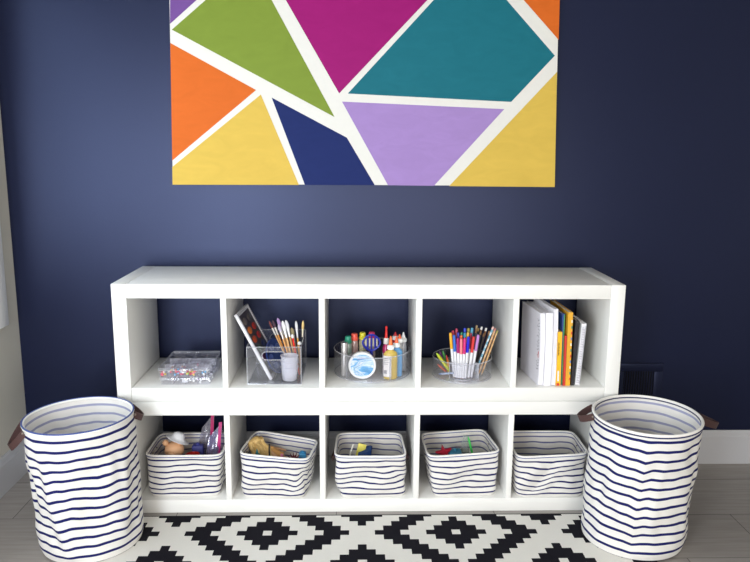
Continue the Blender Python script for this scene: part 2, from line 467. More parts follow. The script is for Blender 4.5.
def hamper(label, top, bot, rt, rb, h, tilt, creases, seed, z0, piping, wob):
    root = thing('laundry_hamper', label, 'hamper', (bot[0], bot[1], z0), 'striped fabric laundry hampers')
    def fn(u, v, inset):
        th = 2*PI*u
        e = math.sin(PI*min(1, v*1.0))
        r = (rb+(rt-rb)*v)-inset
        nn = noise.noise(Vector((math.cos(th)*2.2, math.sin(th)*2.2, v*3.0+seed)))
        n2 = noise.noise(Vector((math.cos(th)*5+9, math.sin(th)*5, v*6.0+seed*3)))
        dr = (nn*.011+n2*.006)*min(1, e*1.6)
        dz = noise.noise(Vector((math.cos(th)*1.7+4, math.sin(th)*1.7, v*1.5+seed*2)))*wob*e
        dz += noise.noise(Vector((math.cos(th)*4+4, math.sin(th)*4, v*5+seed*2)))*wob*.35*e
        for (cth, wd, a, b, lean) in creases:
            d = wrapd(th, math.radians(cth)+lean*(v-.5))
            s = bump1(d, wd)
            sharp = max(0, 1-abs(d)/(wd*1.6))
            dr += a*s*min(1, e*1.3); dz -= b*sharp*min(1, e*1.4)
        if v < .06: r -= (.06-v)*.12
        if v > .97: dr *= .2
        x = bot[0]+(top[0]-bot[0])*v+(r+dr)*math.cos(th)
        y = bot[1]+(top[1]-bot[1])*v+(r+dr)*math.sin(th)
        z = z0+.002+v*h+dz+v*(tilt[0]*r*math.cos(th)+tilt[1]*r*math.sin(th))
        return Vector((x, y, max(z, z0+.001)))
    cloth_thing(root, fn, h, 128, 56, [ST_BIG, ST_BIG_IN, CANVAS], seed)
    n = 96
    loop = [fn(i/n, 1, .002) for i in range(n)]
    MB().tube([p+Vector((0,0,.001)) for p in loop], .0052, 10, closed=True).build('rim', CANVAS, root)
    if piping == 'top':
        MB().tube([p+Vector((0,0,.0054))+(p-Vector((top[0], top[1], p.z))).normalized()*.0025 for p in loop], .0028, 8, closed=True).build('piping', PIPE_BLUE, root)
    else:
        MB().tube([p+Vector((0,0,-.0050))+(p-Vector((top[0], top[1], p.z))).normalized()*.0030 for p in loop], .0026, 8, closed=True).build('piping', PIPE, root)
        MB().tube([p+Vector((0,0,-.004))-(p-Vector((top[0], top[1], p.z))).normalized()*.0045 for p in loop], .0022, 8, closed=True).build('inner_piping', PIPE, root)
    return root, fn

def loop_handle(root, fn, deg, spread, out, drop, z_in=.96):
    """leather strap: leaves the rim at one eyelet, hangs outwards and comes back at the other"""
    a0, a1 = math.radians(deg-spread), math.radians(deg+spread)
    A = fn((a0/(2*PI)) % 1, z_in, -.003); B = fn((a1/(2*PI)) % 1, z_in, -.003)
    dm = Vector((math.cos(math.radians(deg)), math.sin(math.radians(deg)), 0))
    P = []
    for i in range(17):
        s = i/16
        k = math.sin(PI*s)**.7
        P.append(A.lerp(B, s)+dm*(out*k)+Vector((0, 0, -drop*k)))
    w = (Vector((0,0,1))*.8+dm*.35)
    m = MB().strap(P, w, .024, .0032); 
    hd = m.build('handle', LEATHER, root)
    for q in (A, B): MB().sphere(q+dm*.003, .0045, 8, 6).build('rivet', METAL, hd)

RB = .0055
hr, fr = hamper('white and navy striped fabric hamper standing at the right end of the shelf', (.957, -.190), (.936, -.186), .180, .178, .452, (.009, .031),
    [(249, .10, .004, .010, .08), (205, .16, -.005, -.006, .5), (322, .18, -.006, .003, -.9), (355, .2, .005, .0, -.2)], 3.1, RB, 'below', .007)
loop_handle(hr, fr, 164, 14, .048, .026, .985)
loop_handle(hr, fr, 12, 19, .112, .048, .97)
hl, fl = hamper('white and navy striped fabric hamper standing beside the left wall', (-.993, -.190), (-.975, -.184), .176, .172, .453, (.023, .0),
    [(252, .12, .006, .008, -.5), (222, .14, -.008, -.004, -.6), (300, .25, -.008, .006, .5), (275, .2, .006, -.002, .3), (335, .15, .006, .004, .4)], 8.3, RB, 'top', .011)
loop_handle(hl, fl, 206, 16, .044, .058, .98)
loop_handle(hl, fl, 22, 13, .030, .026, .98)

# ------------------------------------------------------------------ striped baskets in the lower cells
ST_S = stripes('striped_basket_canvas', .0222, .0060, .006, (236, 233, 228), (26, 28, 92))
ST_S_IN = stripes('striped_basket_canvas_inside', .0222, .0050, .006, (240, 235, 228), (104, 104, 150))
def basket(label, rim, bot, crease, seed, wob, handles):
    """rim, bot: four corners front-left, front-right, back-right, back-left"""
    mx, my = sum(p[0] for p in rim)/4, sum(p[1] for p in rim)/4
    rim = [(mx+(p[0]-mx)*1.03, my+(p[1]-my)*1.03, p[2]+.003) for p in rim]
    h = sum(p[2] for p in rim)/4-ZL
    cx = sum(p[0] for p in bot)/4; cy = sum(p[1] for p in bot)/4
    root = thing('storage_basket', label, 'basket', (cx, cy, ZL), 'striped fabric baskets in the lower cubes')
    def unit(u, rad):     # rounded square perimeter in [-1,1]^2 starting mid front
        a = 2*PI*u-PI/2
        ca, sa = math.cos(a), math.sin(a); n = rad
        k = (abs(ca)**n+abs(sa)**n)**(-1/n)
        return ca*k, sa*k
    def bil(q, s, t):
        a = Vector(q[0])*(1-s)*(1-t)+Vector(q[1])*s*(1-t)+Vector(q[2])*s*t+Vector(q[3])*(1-s)*t
        return a
    B3 = [(p[0], p[1], ZL+.001) for p in bot]
    def fn(u, v, inset):
        px, py = unit(u, 8)
        k = 1-inset/.125
        px *= k; py *= k
        P = bil(B3, (px+1)/2, (py+1)/2).lerp(bil(rim, (px+1)/2, (py+1)/2), v)
        e = math.sin(PI*v)
        d = Vector((px, py, 0)).normalized()
        nn = noise.noise(Vector((px*1.6, py*1.6, v*2.5+seed)))*.009+noise.noise(Vector((px*4, py*4, v*6+seed)))*.004
        dz = noise.noise(Vector((px*1.5+7, py*1.5, v*2+seed)))*wob*e
        for (ux, wd, a, b, lean) in crease:
            dd = (u-ux-lean*(v-.5)+.5) % 1-.5
            nn += a*bump1(dd, wd)*e; dz -= b*max(0, 1-abs(dd)/(wd*2))*e
        P = P+d*(nn*min(1, e*1.5))
        P.z = max(ZL+.001, P.z+dz)
        if v < .06: P -= d*((.06-v)*.10)
        return P
    cloth_thing(root, fn, h, 112, 30, [ST_S, ST_S_IN, CANVAS], seed)
    n = 96; loop = [fn(i/n, 1, .002) for i in range(n)]
    MB().tube([p+Vector((0, 0, .0005)) for p in loop], .0042, 10, closed=True).build('rim', CANVAS, root)
    C0 = sum(loop, Vector())/n
    MB().tube([p+Vector((0, 0, -.0036))+((p-C0)*Vector((1,1,0))).normalized()*.0026 for p in loop], .0018, 8, closed=True).build('piping', PIPE_BLUE, root)
    MB().tube([p+Vector((0, 0, -.0030))-((p-C0)*Vector((1,1,0))).normalized()*.0034 for p in loop], .0016, 8, closed=True).build('inner_piping', PIPE_BLUE, root)
    # eyelets and short leather handles at the two ends
    for side, us in ((1, (.21, .29)), (-1, (.71, .79))):
        A, B = (fn(u, .86, -.002) for u in us)
        dm = ((A+B)/2-C0); dm.z = 0; dm.normalize()
        if (1 if side == 1 else -1) in handles:
            P = [A.lerp(B, i/12)+dm*(.016*math.sin(PI*i/12)**.7)+Vector((0, 0, -.034*math.sin(PI*i/12)**.7)) for i in range(13)]
            MB().strap(P, Vector((0,0,1))*.9+dm*.4, .014, .0025).build('handle', LEATHER, root)
        for u in us:
            q = fn(u, .86, .0055)
            MB().sphere(q, .0032, 8, 6, (1, 1, 1)).build('eyelet', METAL, root)
    return root

z = .2135
basket('striped basket holding a peach toy head in white hat and zip bags', [(-.845,.030,z),(-.562,.030,z),(-.562,.235,z+.004),(-.842,.240,z+.001)],
    [(-.834,.020,0),(-.570,.022,0),(-.570,.22,0),(-.832,.22,0)], [(.93, .02, .003, .004, .05), (.08, .03, -.004, -.004, -.1)], 1.7, .006, ())
basket('striped basket turned askew, holding a blond doll over teal cloth', [(-.492,.022,.224),(-.234,-.004,.209),(-.204,.185,.206),(-.455,.245,.224)],
    [(-.486,.008,0),(-.246,.002,0),(-.222,.17,0),(-.462,.225,0)], [(.10, .02, .006, .010, .05), (.13, .02, -.008, -.012, -.05), (.93, .03, .003, .003, .1)], 4.4, .007, ())
basket('striped basket with bulging sides, holding a folded blue cloth and yellow card', [(-.130,.010,.217),(.137,.010,.216),(.128,.222,.221),(-.124,.222,.221)],
    [(-.112,.003,0),(.142,.012,0),(.135,.2,0),(-.11,.2,0)], [(.86, .03, .010, .003, .1), (.12, .03, -.010, -.008, -.15), (.97, .05, -.003, -.006, .2), (.04, .05, .002, .006, .1)], 6.2, .009, (1, -1))
basket('striped basket holding a red star toy and a green stick', [(.224,.008,.214),(.499,.034,.222),(.470,.246,.226),(.214,.228,.216)],
    [(.244,.004,0),(.490,.018,0),(.478,.22,0),(.235,.21,0)], [(.93, .03, .004, .005, .1), (.05, .04, -.004, -.004, .2)], 9.9, .008, ())
basket('striped basket sagging at the front, nearly empty, beside right end panel', [(.562,.012,.209),(.833,.016,.221),(.836,.233,.222),(.560,.238,.220)],
    [(.562,.003,0),(.824,.004,0),(.824,.2,0),(.562,.2,0)], [(.95, .03, -.010, .018, .12), (.91, .03, .007, .0, .1), (.06, .04, -.004, -.004, .2), (.11, .02, -.010, .002, 0)], 12.5, .006, ())

# ------------------------------------------------------------------ what lies in the baskets
def skin_obj(name, verts, edges, radii, mat, parent, root=0, levels=1):
    off = Vector(parent['_o']) if parent is not None else Vector((0,0,0))
    me = bpy.data.meshes.new(name); me.from_pydata([Vector(v)-off for v in verts], edges, [])
    o = bpy.data.objects.new(name, me); COL.objects.link(o)
    o.modifiers.new('skin', 'SKIN')
    for i, r in enumerate(radii): me.skin_vertices[0].data[i].radius = (r, r)
    for i in range(len(verts)): me.skin_vertices[0].data[i].use_root = (i == root)
    s = o.modifiers.new('sub', 'SUBSURF'); s.levels = levels; s.render_levels = levels
    dg = bpy.context.evaluated_depsgraph_get()
    nm = bpy.data.meshes.new_from_object(o.evaluated_get(dg))
    o.modifiers.clear(); o.data = nm; nm.materials.clear(); nm.materials.append(mat)
    nm.polygons.foreach_set('use_smooth', [True]*len(nm.polygons))
    o.parent = parent
    if parent is not None: o['_o'] = parent['_o']
    return o
PEACH = pm((222, 172, 130), .55, .05)
# toy with round ears and white hat
hx, hy = -.757, .115
toy = thing('plush_toy', 'peach toy with round ears and white hat peeking from a basket', 'toy', (hx, hy, ZL+.006))
c = MB(); c.sphere((hx, hy, .205), .036, 20, 14, (1.05, .95, .92))
c.sphere((hx-.030, hy-.008, .236), .0125, 12, 8); c.sphere((hx+.026, hy-.006, .238), .0125, 12, 8); c.sphere((hx-.002, hy-.034, .200), .012, 12, 8, (1.2, .7, .8))
c.lathe([(.020, .06), (.034, .075), (.036, .11), (.028, .15), (.016, .178)], (hx, hy+.002, 0), 18)
for s in (-1, 1): c.tube([(hx+s*.024, hy, .155), (hx+s*.035, hy-.012, .13), (hx+s*.038, hy-.02, .10)], [.011, .010, .009], 10)
c.build('toy_body', PEACH, toy)
c = MB(); Mr = Matrix.Translation((hx+.012, hy+.004, .243)) @ Matrix.Rotation(math.radians(24), 4, 'Y') @ Matrix.Rotation(math.radians(-12), 4, 'X')
b2 = MB().lathe([(.0455, 0), (.047, .002), (.032, .007), (.026, .012), (.022, .024), (.012, .031), (.002, .032)], n=24)
c.merge(b2.bm, Mr); c.build('hat', pm((232, 232, 236), .7), toy)
c = MB()
for s in (-1, 1): c.sphere((hx-.034, hy+s*.012, .213), .0032, 8, 6)
c.build('eyes', pm((30, 24, 22), .3), toy)
# red beaker and indigo block
o = thing('toy_beaker', 'red plastic toy cup inside basket beside zip bags', 'toy', (-.688, .118, ZL+.006))
MB().lathe([(.018, .06), (.022, .12), (.026, .183), (.0235, .183), (.020, .125)], (-.688, .118, 0), 20).build('cup_body', pm((206, 44, 38), .35), o)
MB().tube([(-.688+.026*math.cos(a), .118+.026*math.sin(a), .183) for a in [2*PI*i/20 for i in range(20)]], .002, 6, closed=True).build('lip', pm((206, 44, 38), .35), o)
o = thing('toy_block', 'indigo toy block inside basket behind the red toy cup', 'toy', (-.678, .172, ZL+.006))
MB().box(-.70, -.655, .154, .184, .06, .202, .006).build('block_body', pm((66, 68, 140), .5), o)
MB().lathe([(.008, .200), (.008, .208), (.006, .210)], (-.678, .17, 0), 12).build('stud', pm((66, 68, 140), .5), o)
# zip bags
BAG = clear('bag_plastic', (226, 224, 232), .16, (214, 210, 222), gloss=.3, rough=.15)
BAG2 = clear('bag_plastic_lilac', (206, 204, 232), .30, (170, 165, 205), gloss=.3, rough=.15)
def zipbag(label, Q, za, mat, zc, group):
    o = thing('zip_bag', label, 'bag', tuple((Vector(Q[0])+Vector(Q[1]))/2), group)
    A, B, C2, D2 = (Vector(q) for q in Q); nrm = (B-A).cross(D2-A).normalized()
    c = MB(); n = 10
    for sgn in (-1, 1):
        G = [[c.v(A.lerp(B, s/n).lerp(D2.lerp(C2, s/n), t/n)+nrm*(sgn*.010*math.sin(PI*s/n)*math.sin(PI*min(1, t/n*1.15))**.7+.006*noise.noise(Vector((s*.5, t*.5, sgn+zc[0]))))) for s in range(n+1)] for t in range(n+1)]
        for t in range(n):
            for s in range(n): c.f([G[t][s], G[t][s+1], G[t+1][s+1], G[t+1][s]])
    c.build('bag_body', mat, o)
    P = [B.lerp(C2, t) for t in (za, (za+1)/2, 1)]
    MB().strap([p-(B-A).normalized()*.007 for p in P], (B-A).normalized(), .012, .004).build('zip_strip', pm(zc, .4), o)
zipbag('clear zip bag with pink strip standing up in basket, nearer the back wall', [(-.715,.196,.064),(-.632,.204,.064),(-.617,.212,.318),(-.668,.214,.255)], .25, BAG, (178, 30, 96), 'zip bags')
zipbag('lilac tinted zip bag with pink strip leaning at the basket corner', [(-.652,.108,.064),(-.592,.122,.064),(-.578,.165,.298),(-.632,.160,.235)], .3, BAG2, (196, 34, 120), 'zip bags')

# teal cloth, doll, brush, block in the second basket
def crumple(name, label, x, y, z0, sx, sy, h, mat, seed, cat='cloth'):
    c = MB(); n = 22
    G = []
    for j in range(n+1):
        row = []
        for i in range(n+1):
            s, t = i/n*2-1, j/n*2-1
            f = max(0, 1-(abs(s)**3+abs(t)**3))**.5
            nn = noise.noise(Vector((s*3+seed, t*3, seed)))*.5+noise.noise(Vector((s*7, t*7+seed, seed)))*.25
            row.append(c.v((x+s*sx*(1+.1*nn), y+t*sy*(1+.1*nn), z0+max(.001, h*f*(.85+.5*nn)))))
        G.append(row)
    for j in range(n):
        for i in range(n): c.f([G[j][i], G[j][i+1], G[j+1][i+1], G[j+1][i]])
    return tag(c.build(name, mat, origin=(x, y, z0)), label, cat)
crumple('crumpled_cloth', 'crumpled teal cloth in basket before the blond doll', -.428, .070, ZL+.007, .042, .036, .150, pm((52, 116, 116), .8, .2, 60), 2.2)
doll = thing('fashion_doll', 'peach doll with blond hair lying head up in the basket', 'doll', (-.36, .13, ZL+.01))
V = [(-.355,.140,.165),(-.385,.145,.186),(-.402,.147,.197),(-.412,.148,.203),(-.437,.150,.212),
     (-.330,.128,.148),(-.290,.118,.120),(-.262,.112,.085),(-.330,.150,.146),(-.292,.152,.115),(-.268,.150,.078),
     (-.388,.128,.190),(-.360,.104,.178),(-.335,.100,.165),(-.385,.166,.190),(-.352,.180,.176),(-.330,.184,.168)]
Ed = [(0,1),(1,2),(2,3),(3,4),(0,5),(5,6),(6,7),(0,8),(8,9),(9,10),(2,11),(11,12),(12,13),(2,14),(14,15),(15,16)]
skin_obj('doll_body', V, Ed, [.016,.015,.014,.008,.019,.0115,.009,.006,.0115,.009,.006,.007,.0055,.0045,.007,.0055,.0045], PEACH, doll, 0, 2)
HAIR = pm((214, 178, 112), .5, .25, 120, bump=.6, bscale=300)
c = MB(); c.sphere((-.443,.154,.219), .0235, 18, 12, (1.05, 1, .95))
for i in range(16):
    a = i/15; c.tube([(-.448+.03*a, .140+.03*R.random(), .233-.004*a), (-.470+.05*a, .125+.05*R.random(), .222), (-.462+.070*a, .118+.02*R.random(), .200-.01*R.random()), (-.445+.070*a, .105+.01*R.random(), .175)], [.007,.008,.007,.003], 6)
c.build('hair', HAIR, doll)
c = MB()
c.tube([(-.345,.1385,.160),(-.362,.141,.170),(-.382,.144,.1845),(-.392,.1455,.1905)], [.0225,.0185,.0175,.0165], 16)
c.build('dress', pm((216, 160, 92), .7, .2, 90), doll)
c = MB()
for s in (-.0075, .0075): c.sphere((-.440+s*.6, .1335+abs(s)*.1, .2115+s), .0022, 8, 6)
c.build('eyes', pm((40, 40, 60), .3), doll)
o = tag(MB().strap([(-.370,.062,.062),(-.382,.074,.15),(-.386,.086,.212),(-.386,.092,.236)], (.7,.5,0), .006, .003).build('black_strap', pm((24, 22, 26), .5), origin=(-.370,.062,.062)), 'thin black strap standing up across the blond doll', 'strap')
o = thing('toy_hairbrush', 'pink toy hairbrush lying in basket beside the doll', 'brush', (-.345,.07,ZL+.01))
MB().tube([(-.318,.075,.06),(-.330,.08,.13),(-.338,.085,.198)], [.005,.006,.005], 10).build('handle', pm((236, 140, 176), .4), o)
c = MB(); c.tube([(-.330,.08,.13),(-.344,.075,.162),(-.358,.070,.180)], [.006,.009,.006], 10); c.build('brush_head', pm((236, 130, 170), .4), o)
o = thing('toy_block', 'light blue toy block at the right corner of doll basket', 'toy', (-.26,.11,ZL+.006))
MB().box(-.274, -.246, .095, .125, .06, .194, .004).build('block_body', pm((66, 150, 200), .4), o)
MB().lathe([(.007, .193), (.007, .199), (.005, .2)], (-.260, .11, 0), 12).build('stud', pm((66, 150, 200), .4), o)
c = MB()
for i in range(6):
    a = -1.0+i*.45; c.cone((-.290,.078,.175), (-.290+.030*math.sin(a), .078, .175+.034*math.cos(a)), .0055, .0008, 8)
c.tube([(-.288,.076,.06),(-.290,.078,.178)], .006, 8)
tag(c.build('toy_tree', pm((110, 30, 44), .5), origin=(-.288,.076,.06)), 'dark red spiky toy beside the light blue block in basket', 'toy')

# blue cloth, yellow card and white stick in the third basket
c = MB()
rings = []
for j in range(9):
    t = j/8; ring = []
    for i in range(28):
        a = 2*PI*i/28
        k = (abs(math.cos(a))**4+abs(math.sin(a))**4)**-.25
        nn = noise.noise(Vector((math.cos(a)*2, math.sin(a)*2, t*2)))*.006
        lean = .010*t
        ring.append((-.022+lean-.004+(.040-.014*t+nn)*math.cos(a)*k, .115+(.028+nn)*math.sin(a)*k, .061+t*(.140+.012*math.cos(a))))
    rings.append(ring)
c.loft(rings, True, True, True)
tag(c.build('folded_cloth', pm((36, 70, 130), .8, .2, 50), origin=(-.022,.115,.061)), 'folded deep blue cloth standing inside the middle basket', 'cloth')
c = MB(); Mq = Matrix.Translation((-.066,.118,.061)) @ Matrix.Rotation(math.radians(14), 4, 'Y')
b2 = MB().box(-.016, .016, -.002, .002, 0, .168, .0008); c.merge(b2.bm, Mq); 
cd = c.build('picture_card', [pm((228, 214, 96), .5, .25, 70)], origin=(-.066,.118,.061))
tag(cd, 'yellow card tucked beside folded blue cloth in middle basket', 'card')
o = tag(MB().tube([(-.098,.09,.064),(-.085,.10,.15),(-.062,.112,.226)], [.0035,.0035,.003], 8).build('white_stick', pm((232, 228, 218), .5), origin=(-.098,.09,.064)), 'thin white stick leaning in middle basket beside yellow card', 'stick')

# star, blue block, green stick and clear wedge in the fourth basket
sx, sy, sz = .293, .105, .192
star = thing('star_toy', 'small red star toy standing inside the basket of toys', 'toy', (sx, sy, ZL+.006))
pts = []
for i in range(10):
    a = PI/2+.25+i*PI/5; r = .034 if i % 2 == 0 else .014
    pts.append((sx+r*math.cos(a), sz+r*math.sin(a)))
c = MB()
c.loft([[(p[0], sy-.007, p[1]) for p in pts], [(sx+(p[0]-sx)*.8, sy-.011, sz+(p[1]-sz)*.8) for p in pts]], True, False, True)
c.loft([[(p[0], sy+.007, p[1]) for p in pts], [(p[0], sy-.007, p[1]) for p in pts]], True, True, False)
c.build('star_body', pm((190, 34, 58), .4), star, weld=.0004)
MB().tube([(sx, sy, .06), (sx, sy, .185)], .006, 8).build('stem', pm((190, 34, 58), .4), star)
o = thing('toy_block', 'teal blue toy block beside the red star toy', 'toy', (.335, .105, ZL+.006))
MB().box(.313, .362, .085, .135, .06, .200, .005).build('block_body', pm((58, 128, 158), .5), o)
MB().lathe([(.008, .199), (.008, .206), (.006, .207)], (.337, .11, 0), 12).build('stud', pm((58, 128, 158), .5), o)
o = thing('green_crayon', 'bright green stick leaning against the inside of toy basket', 'stick', (.437, .085, .063))
c = MB(); c.tube([(.437,.085,.063),(.412,.105,.160),(.392,.118,.240)], .0042, 10); c.build('barrel', pm((58, 190, 84), .4), o)
MB().cone((.392,.118,.240), (.3885,.120,.253), .0042, .001, 10).build('tip', pm((58, 190, 84), .4), o)
c = MB(); c.hexa([(.345,.14,.061),(.408,.14,.061),(.408,.146,.061),(.345,.146,.061),(.375,.15,.245),(.392,.15,.245),(.392,.156,.245),(.375,.156,.245)])
tag(c.build('plastic_wedge', clear('wedge_plastic', (225, 232, 225), .15), origin=(.38,.145,.061)), 'clear plastic wedge standing behind the green stick', 'toy')
crumple('crumpled_cloth', 'dark teal cloth lying low in the right end basket', .70, .115, ZL+.007, .10, .07, .098, pm((30, 72, 70), .8, .3, 50), 5.5)
# ------------------------------------------------------------------ upper cells: first cube, bead cases
ACR = clear('clear_acrylic', (252, 252, 253), .022, (235, 236, 240), gloss=.08, edge=.18)
ACR_EDGE = clear('clear_acrylic_edge', (244, 245, 248), .30, (235, 236, 242), gloss=.3)
CASE = clear('case_plastic', (252, 252, 253), .035, (232, 230, 236), gloss=.06, edge=.12)
CASEW = clear('case_divider', (248, 248, 250), .22, (226, 224, 232), gloss=.1, edge=.2)
FROST = clear('frosted_plastic', (246, 246, 250), .42, (244, 244, 252), gloss=.1, rough=.3)
def bead_case(label, x0, x1, y0, y1, z0, z1):
    o = thing('bead_organizer', label, 'case', ((x0+x1)/2, (y0+y1)/2, z0), 'stacked clear bead cases')
    t = .002; zl = z1-.006
    c = MB(); c.box(x0, x1, y0, y1, z0, z0+t)
    for q in ((x0, x0+t, y0, y1), (x1-t, x1, y0, y1), (x0+t, x1-t, y0, y0+t), (x0+t, x1-t, y1-t, y1)): c.box(q[0], q[1], q[2], q[3], z0+t, zl)
    c.build('tray', CASE, o, smooth=False)
    c = MB()
    for i in (1, 2, 3): x = x0+(x1-x0)*i/4; c.box(x-.0008, x+.0008, y0+t, y1-t, z0+t, zl)
    for i in (1, 2): y = y0+(y1-y0)*i/3; c.box(x0+t, x1-t, y-.0008, y+.0008, z0+t, zl)
    c.build('compartment_walls', CASEW, o, smooth=False)
    l = MB(); l.box(x0-.002, x1+.002, y0-.002, y1+.002, zl, z1, .0015)
    l.build('lid', CASE, o)
    c = MB()
    for zz in (zl, z1): c.tube([(x0-.002, y0-.002, zz), (x1+.002, y0-.002, zz), (x1+.002, y1+.002, zz), (x0-.002, y1+.002, zz)], .0013, 6, closed=True)
    c.build('lid_edge', ACR_EDGE, o)
    MB().box((x0+x1)/2-.012, (x0+x1)/2+.012, y0-.005, y0-.001, zl-.010, z1-.001, .001).build('latch', ACR_EDGE, o)
bx0, bx1, by0, by1 = -.782, -.600, .042, .272
bead_case('clear plastic bead case at the bottom, under another bead case', bx0+.008, bx1+.004, by0-.004, by1, ZU+.0006, ZU+.0262)
bead_case('clear compartment case of colourful beads lying on top of another case', bx0, bx1, by0, by1, ZU+.0270, ZU+.0610)
bc = [(226, 70, 110), (245, 120, 110), (240, 210, 70), (210, 40, 60), (90, 170, 220), (240, 240, 240), (245, 150, 60), (130, 60, 150), (140, 200, 80)]
BM = [pm(q, .35) for q in bc]
def beads(name, label, spots, r):
    c = MB(); r0 = spots[0]
    for (x, y, z, m) in spots: c.mat(m); c.sphere((x, y, z), r, 8, 6)
    tag(c.build(name, BM, origin=(r0[0], r0[1], r0[2]-r)), label, 'beads', kind='stuff')
S = []; q = (bx1-bx0)/4
for comp, pal, n in ((0, (0, 0, 1, 2, 5), 18), (1, (1, 0, 0, 4, 4, 1), 26), (2, (2, 0, 3, 3, 2, 8), 26), (3, (5, 4), 4)):
    for k in range(n): S.append((bx0+q*(comp+.13+.74*R.random()), by0+.007+.045*R.random()**1.6, ZU+.0335+.014*R.random(), R.choice(pal)))
for k in range(22): S.append((bx0+q*R.choice([.3, .5, .7, 1.3, 1.6, 2.5]), by0+.09+.05*R.random(), ZU+.0335, R.choice((5, 6, 7, 5, 0))))
beads('loose_beads', 'loose colourful beads inside the upper clear case', S, .0042)
S = []
for k in range(40): S.append((bx0+.008+q*(2.1+1.8*R.random()), by0+.006+.06*R.random(), ZU+.0072+.010*R.random(), R.choice((5, 5, 5, 5, 7))))
beads('white_beads', 'white beads inside the lower clear case', S, .0042)

# ------------------------------------------------------------------ second cube: clear bin with brushes, palettes, cups
X0, X1, Y0, Y1, Z0, Z1 = -.456, -.256, .041, .300, ZU+.0006, ZU+.144
bin_ = thing('acrylic_bin', 'clear rectangular acrylic bin with handle slot, holding brushes and paint palette', 'bin', ((X0+X1)/2, (Y0+Y1)/2, Z0))
def slot_wall(y, t):
    cx, cz, hw, hh, rr = (X0+X1)/2, Z0+.110, .044, .0155, .0155
    inn, out = [], []
    for i in range(48):
        a = 2*PI*i/48; ca, sa = math.cos(a), math.sin(a)
        inn.append((cx+max(-(hw-rr), min(hw-rr, ca*1e3))*(1 if abs(ca) > 1e-6 else 0)+rr*ca, cz+rr*sa))
        k = min(((X1-X0)/2)/max(1e-6, abs(ca)), (Z1-cz if sa > 0 else cz-Z0)/max(1e-6, abs(sa)))
        out.append((cx+ca*k, cz+sa*k))
    # corners so that the outline is a true rectangle
    for X, Z in ((X0, Z0), (X1, Z0), (X0, Z1), (X1, Z1)):
        a = math.atan2(Z-cz, X-cx) % (2*PI); out[round(a/(2*PI)*48) % 48] = (X, Z)
    rings = [[(p[0], y, p[1]) for p in out], [(p[0], y, p[1]) for p in inn], [(p[0], y+t, p[1]) for p in inn], [(p[0], y+t, p[1]) for p in out]]
    return MB().loft(rings, True), inn
wb, inn = slot_wall(Y0, .0025); wb.build('front_wall', ACR, bin_, smooth=False)
MB().tube([(p[0], Y0-.0003, p[1]) for p in inn], .0016, 6, closed=True).build('handle_slot', ACR_EDGE, bin_)
wb, inn2 = slot_wall(Y1-.0025, .0025); wb.build('rear_wall', ACR, bin_, smooth=False)
MB().tube([(p[0], Y1, p[1]) for p in inn2], .0016, 6, closed=True).build('handle_slot', ACR_EDGE, bin_)
for a in (X0, X1-.0025): MB().box(a, a+.0025, Y0+.0025, Y1-.0025, Z0, Z1).build('side_wall', ACR, bin_, smooth=False)
c = MB().box(X0+.0025, X1-.0025, Y0+.0025, Y1-.0025, Z0, Z0+.0025)
for i in range(34):
    x = X0+.006+i*.0056; c.box(x, x+.0024, Y0+.012, Y1-.014, Z0+.0025, Z0+.0034)
c.build('ribbed_base', clear('ribbed_plastic', (190, 190, 198), .3, (120, 120, 128), gloss=.3), bin_, smooth=False)
c = MB(); c.tube([(X0, Y0, Z1), (X1, Y0, Z1), (X1, Y1, Z1), (X0, Y1, Z1)], .0020, 6, closed=True)
for X, Y in ((X0, Y0), (X1, Y0), (X1, Y1), (X0, Y1)): c.tube([(X, Y, Z0), (X, Y, Z1)], .0015, 6)
c.tube([(X0, Y0, Z0+.001), (X1, Y0, Z0+.001), (X1, Y1, Z0+.001), (X0, Y1, Z0+.001)], .0014, 6, closed=True)
c.build('edge', ACR_EDGE, bin_)
# paint palette leaning out of the bin
P0, P1, Q0, Q1 = Vector((-.372,.085,ZU+.005)), Vector((-.500,.085,ZU+.256)), Vector((-.360,.270,ZU+.005)), Vector((-.487,.270,ZU+.256))
pn = (Q0-P0).cross(P1-P0).normalized()
if pn.x < 0: pn = -pn
pal = thing('paint_palette', 'long paint set with white rim leaning out of the clear bin', 'palette', tuple((P0+Q0)/2))
def pf(s, t, d=0): return (P0*(1-s)*(1-t)+P1*s*(1-t)+Q1*s*t+Q0*(1-s)*t)+pn*d
def slab(s0, s1, t0, t1, d0, d1, bev=0):
    c = MB(); c.hexa([pf(s0,t0,d0), pf(s1,t0,d0), pf(s1,t1,d0), pf(s0,t1,d0), pf(s0,t0,d1), pf(s1,t0,d1), pf(s1,t1,d1), pf(s0,t1,d1)]); return c
slab(0, 1, 0, 1, -.007, .001).build('tray', pm((226, 226, 232), .3), pal, smooth=False)
c = MB()
for q in ((0,1,0,.05), (0,1,.95,1), (0,.035,.05,.95), (.965,1,.05,.95)): c.merge(slab(*q, .001, .005).bm)
c.build('rim', pm((205, 204, 210), .3), pal, smooth=False)
slab(.05, .95, .07, .93, .001, .0018).build('tray_liner', pm((70, 62, 68), .4), pal, smooth=False)
pc = [(60,70,120),(40,60,130),(120,60,110),(150,60,60),(60,90,70),(46,60,120),(200,80,40),(190,50,50),(222,120,50),(200,60,45),(110,100,96),(96,90,88)]
for i, col in enumerate(pc):
    s = .09+.14*(i//2); t = .14+.40*(i % 2)
    c = MB(); ring = [pf(s+.055+.052*math.cos(a), t+.16+.15*math.sin(a), .0018) for a in [2*PI*k/20 for k in range(20)]]
    ring2 = [pf(s+.055+.046*math.cos(a), t+.16+.13*math.sin(a), .0036) for a in [2*PI*k/20 for k in range(20)]]
    c.loft([ring, ring2], True, False, True); c.build('paint_pan', pm(col, .35, .12), pal)
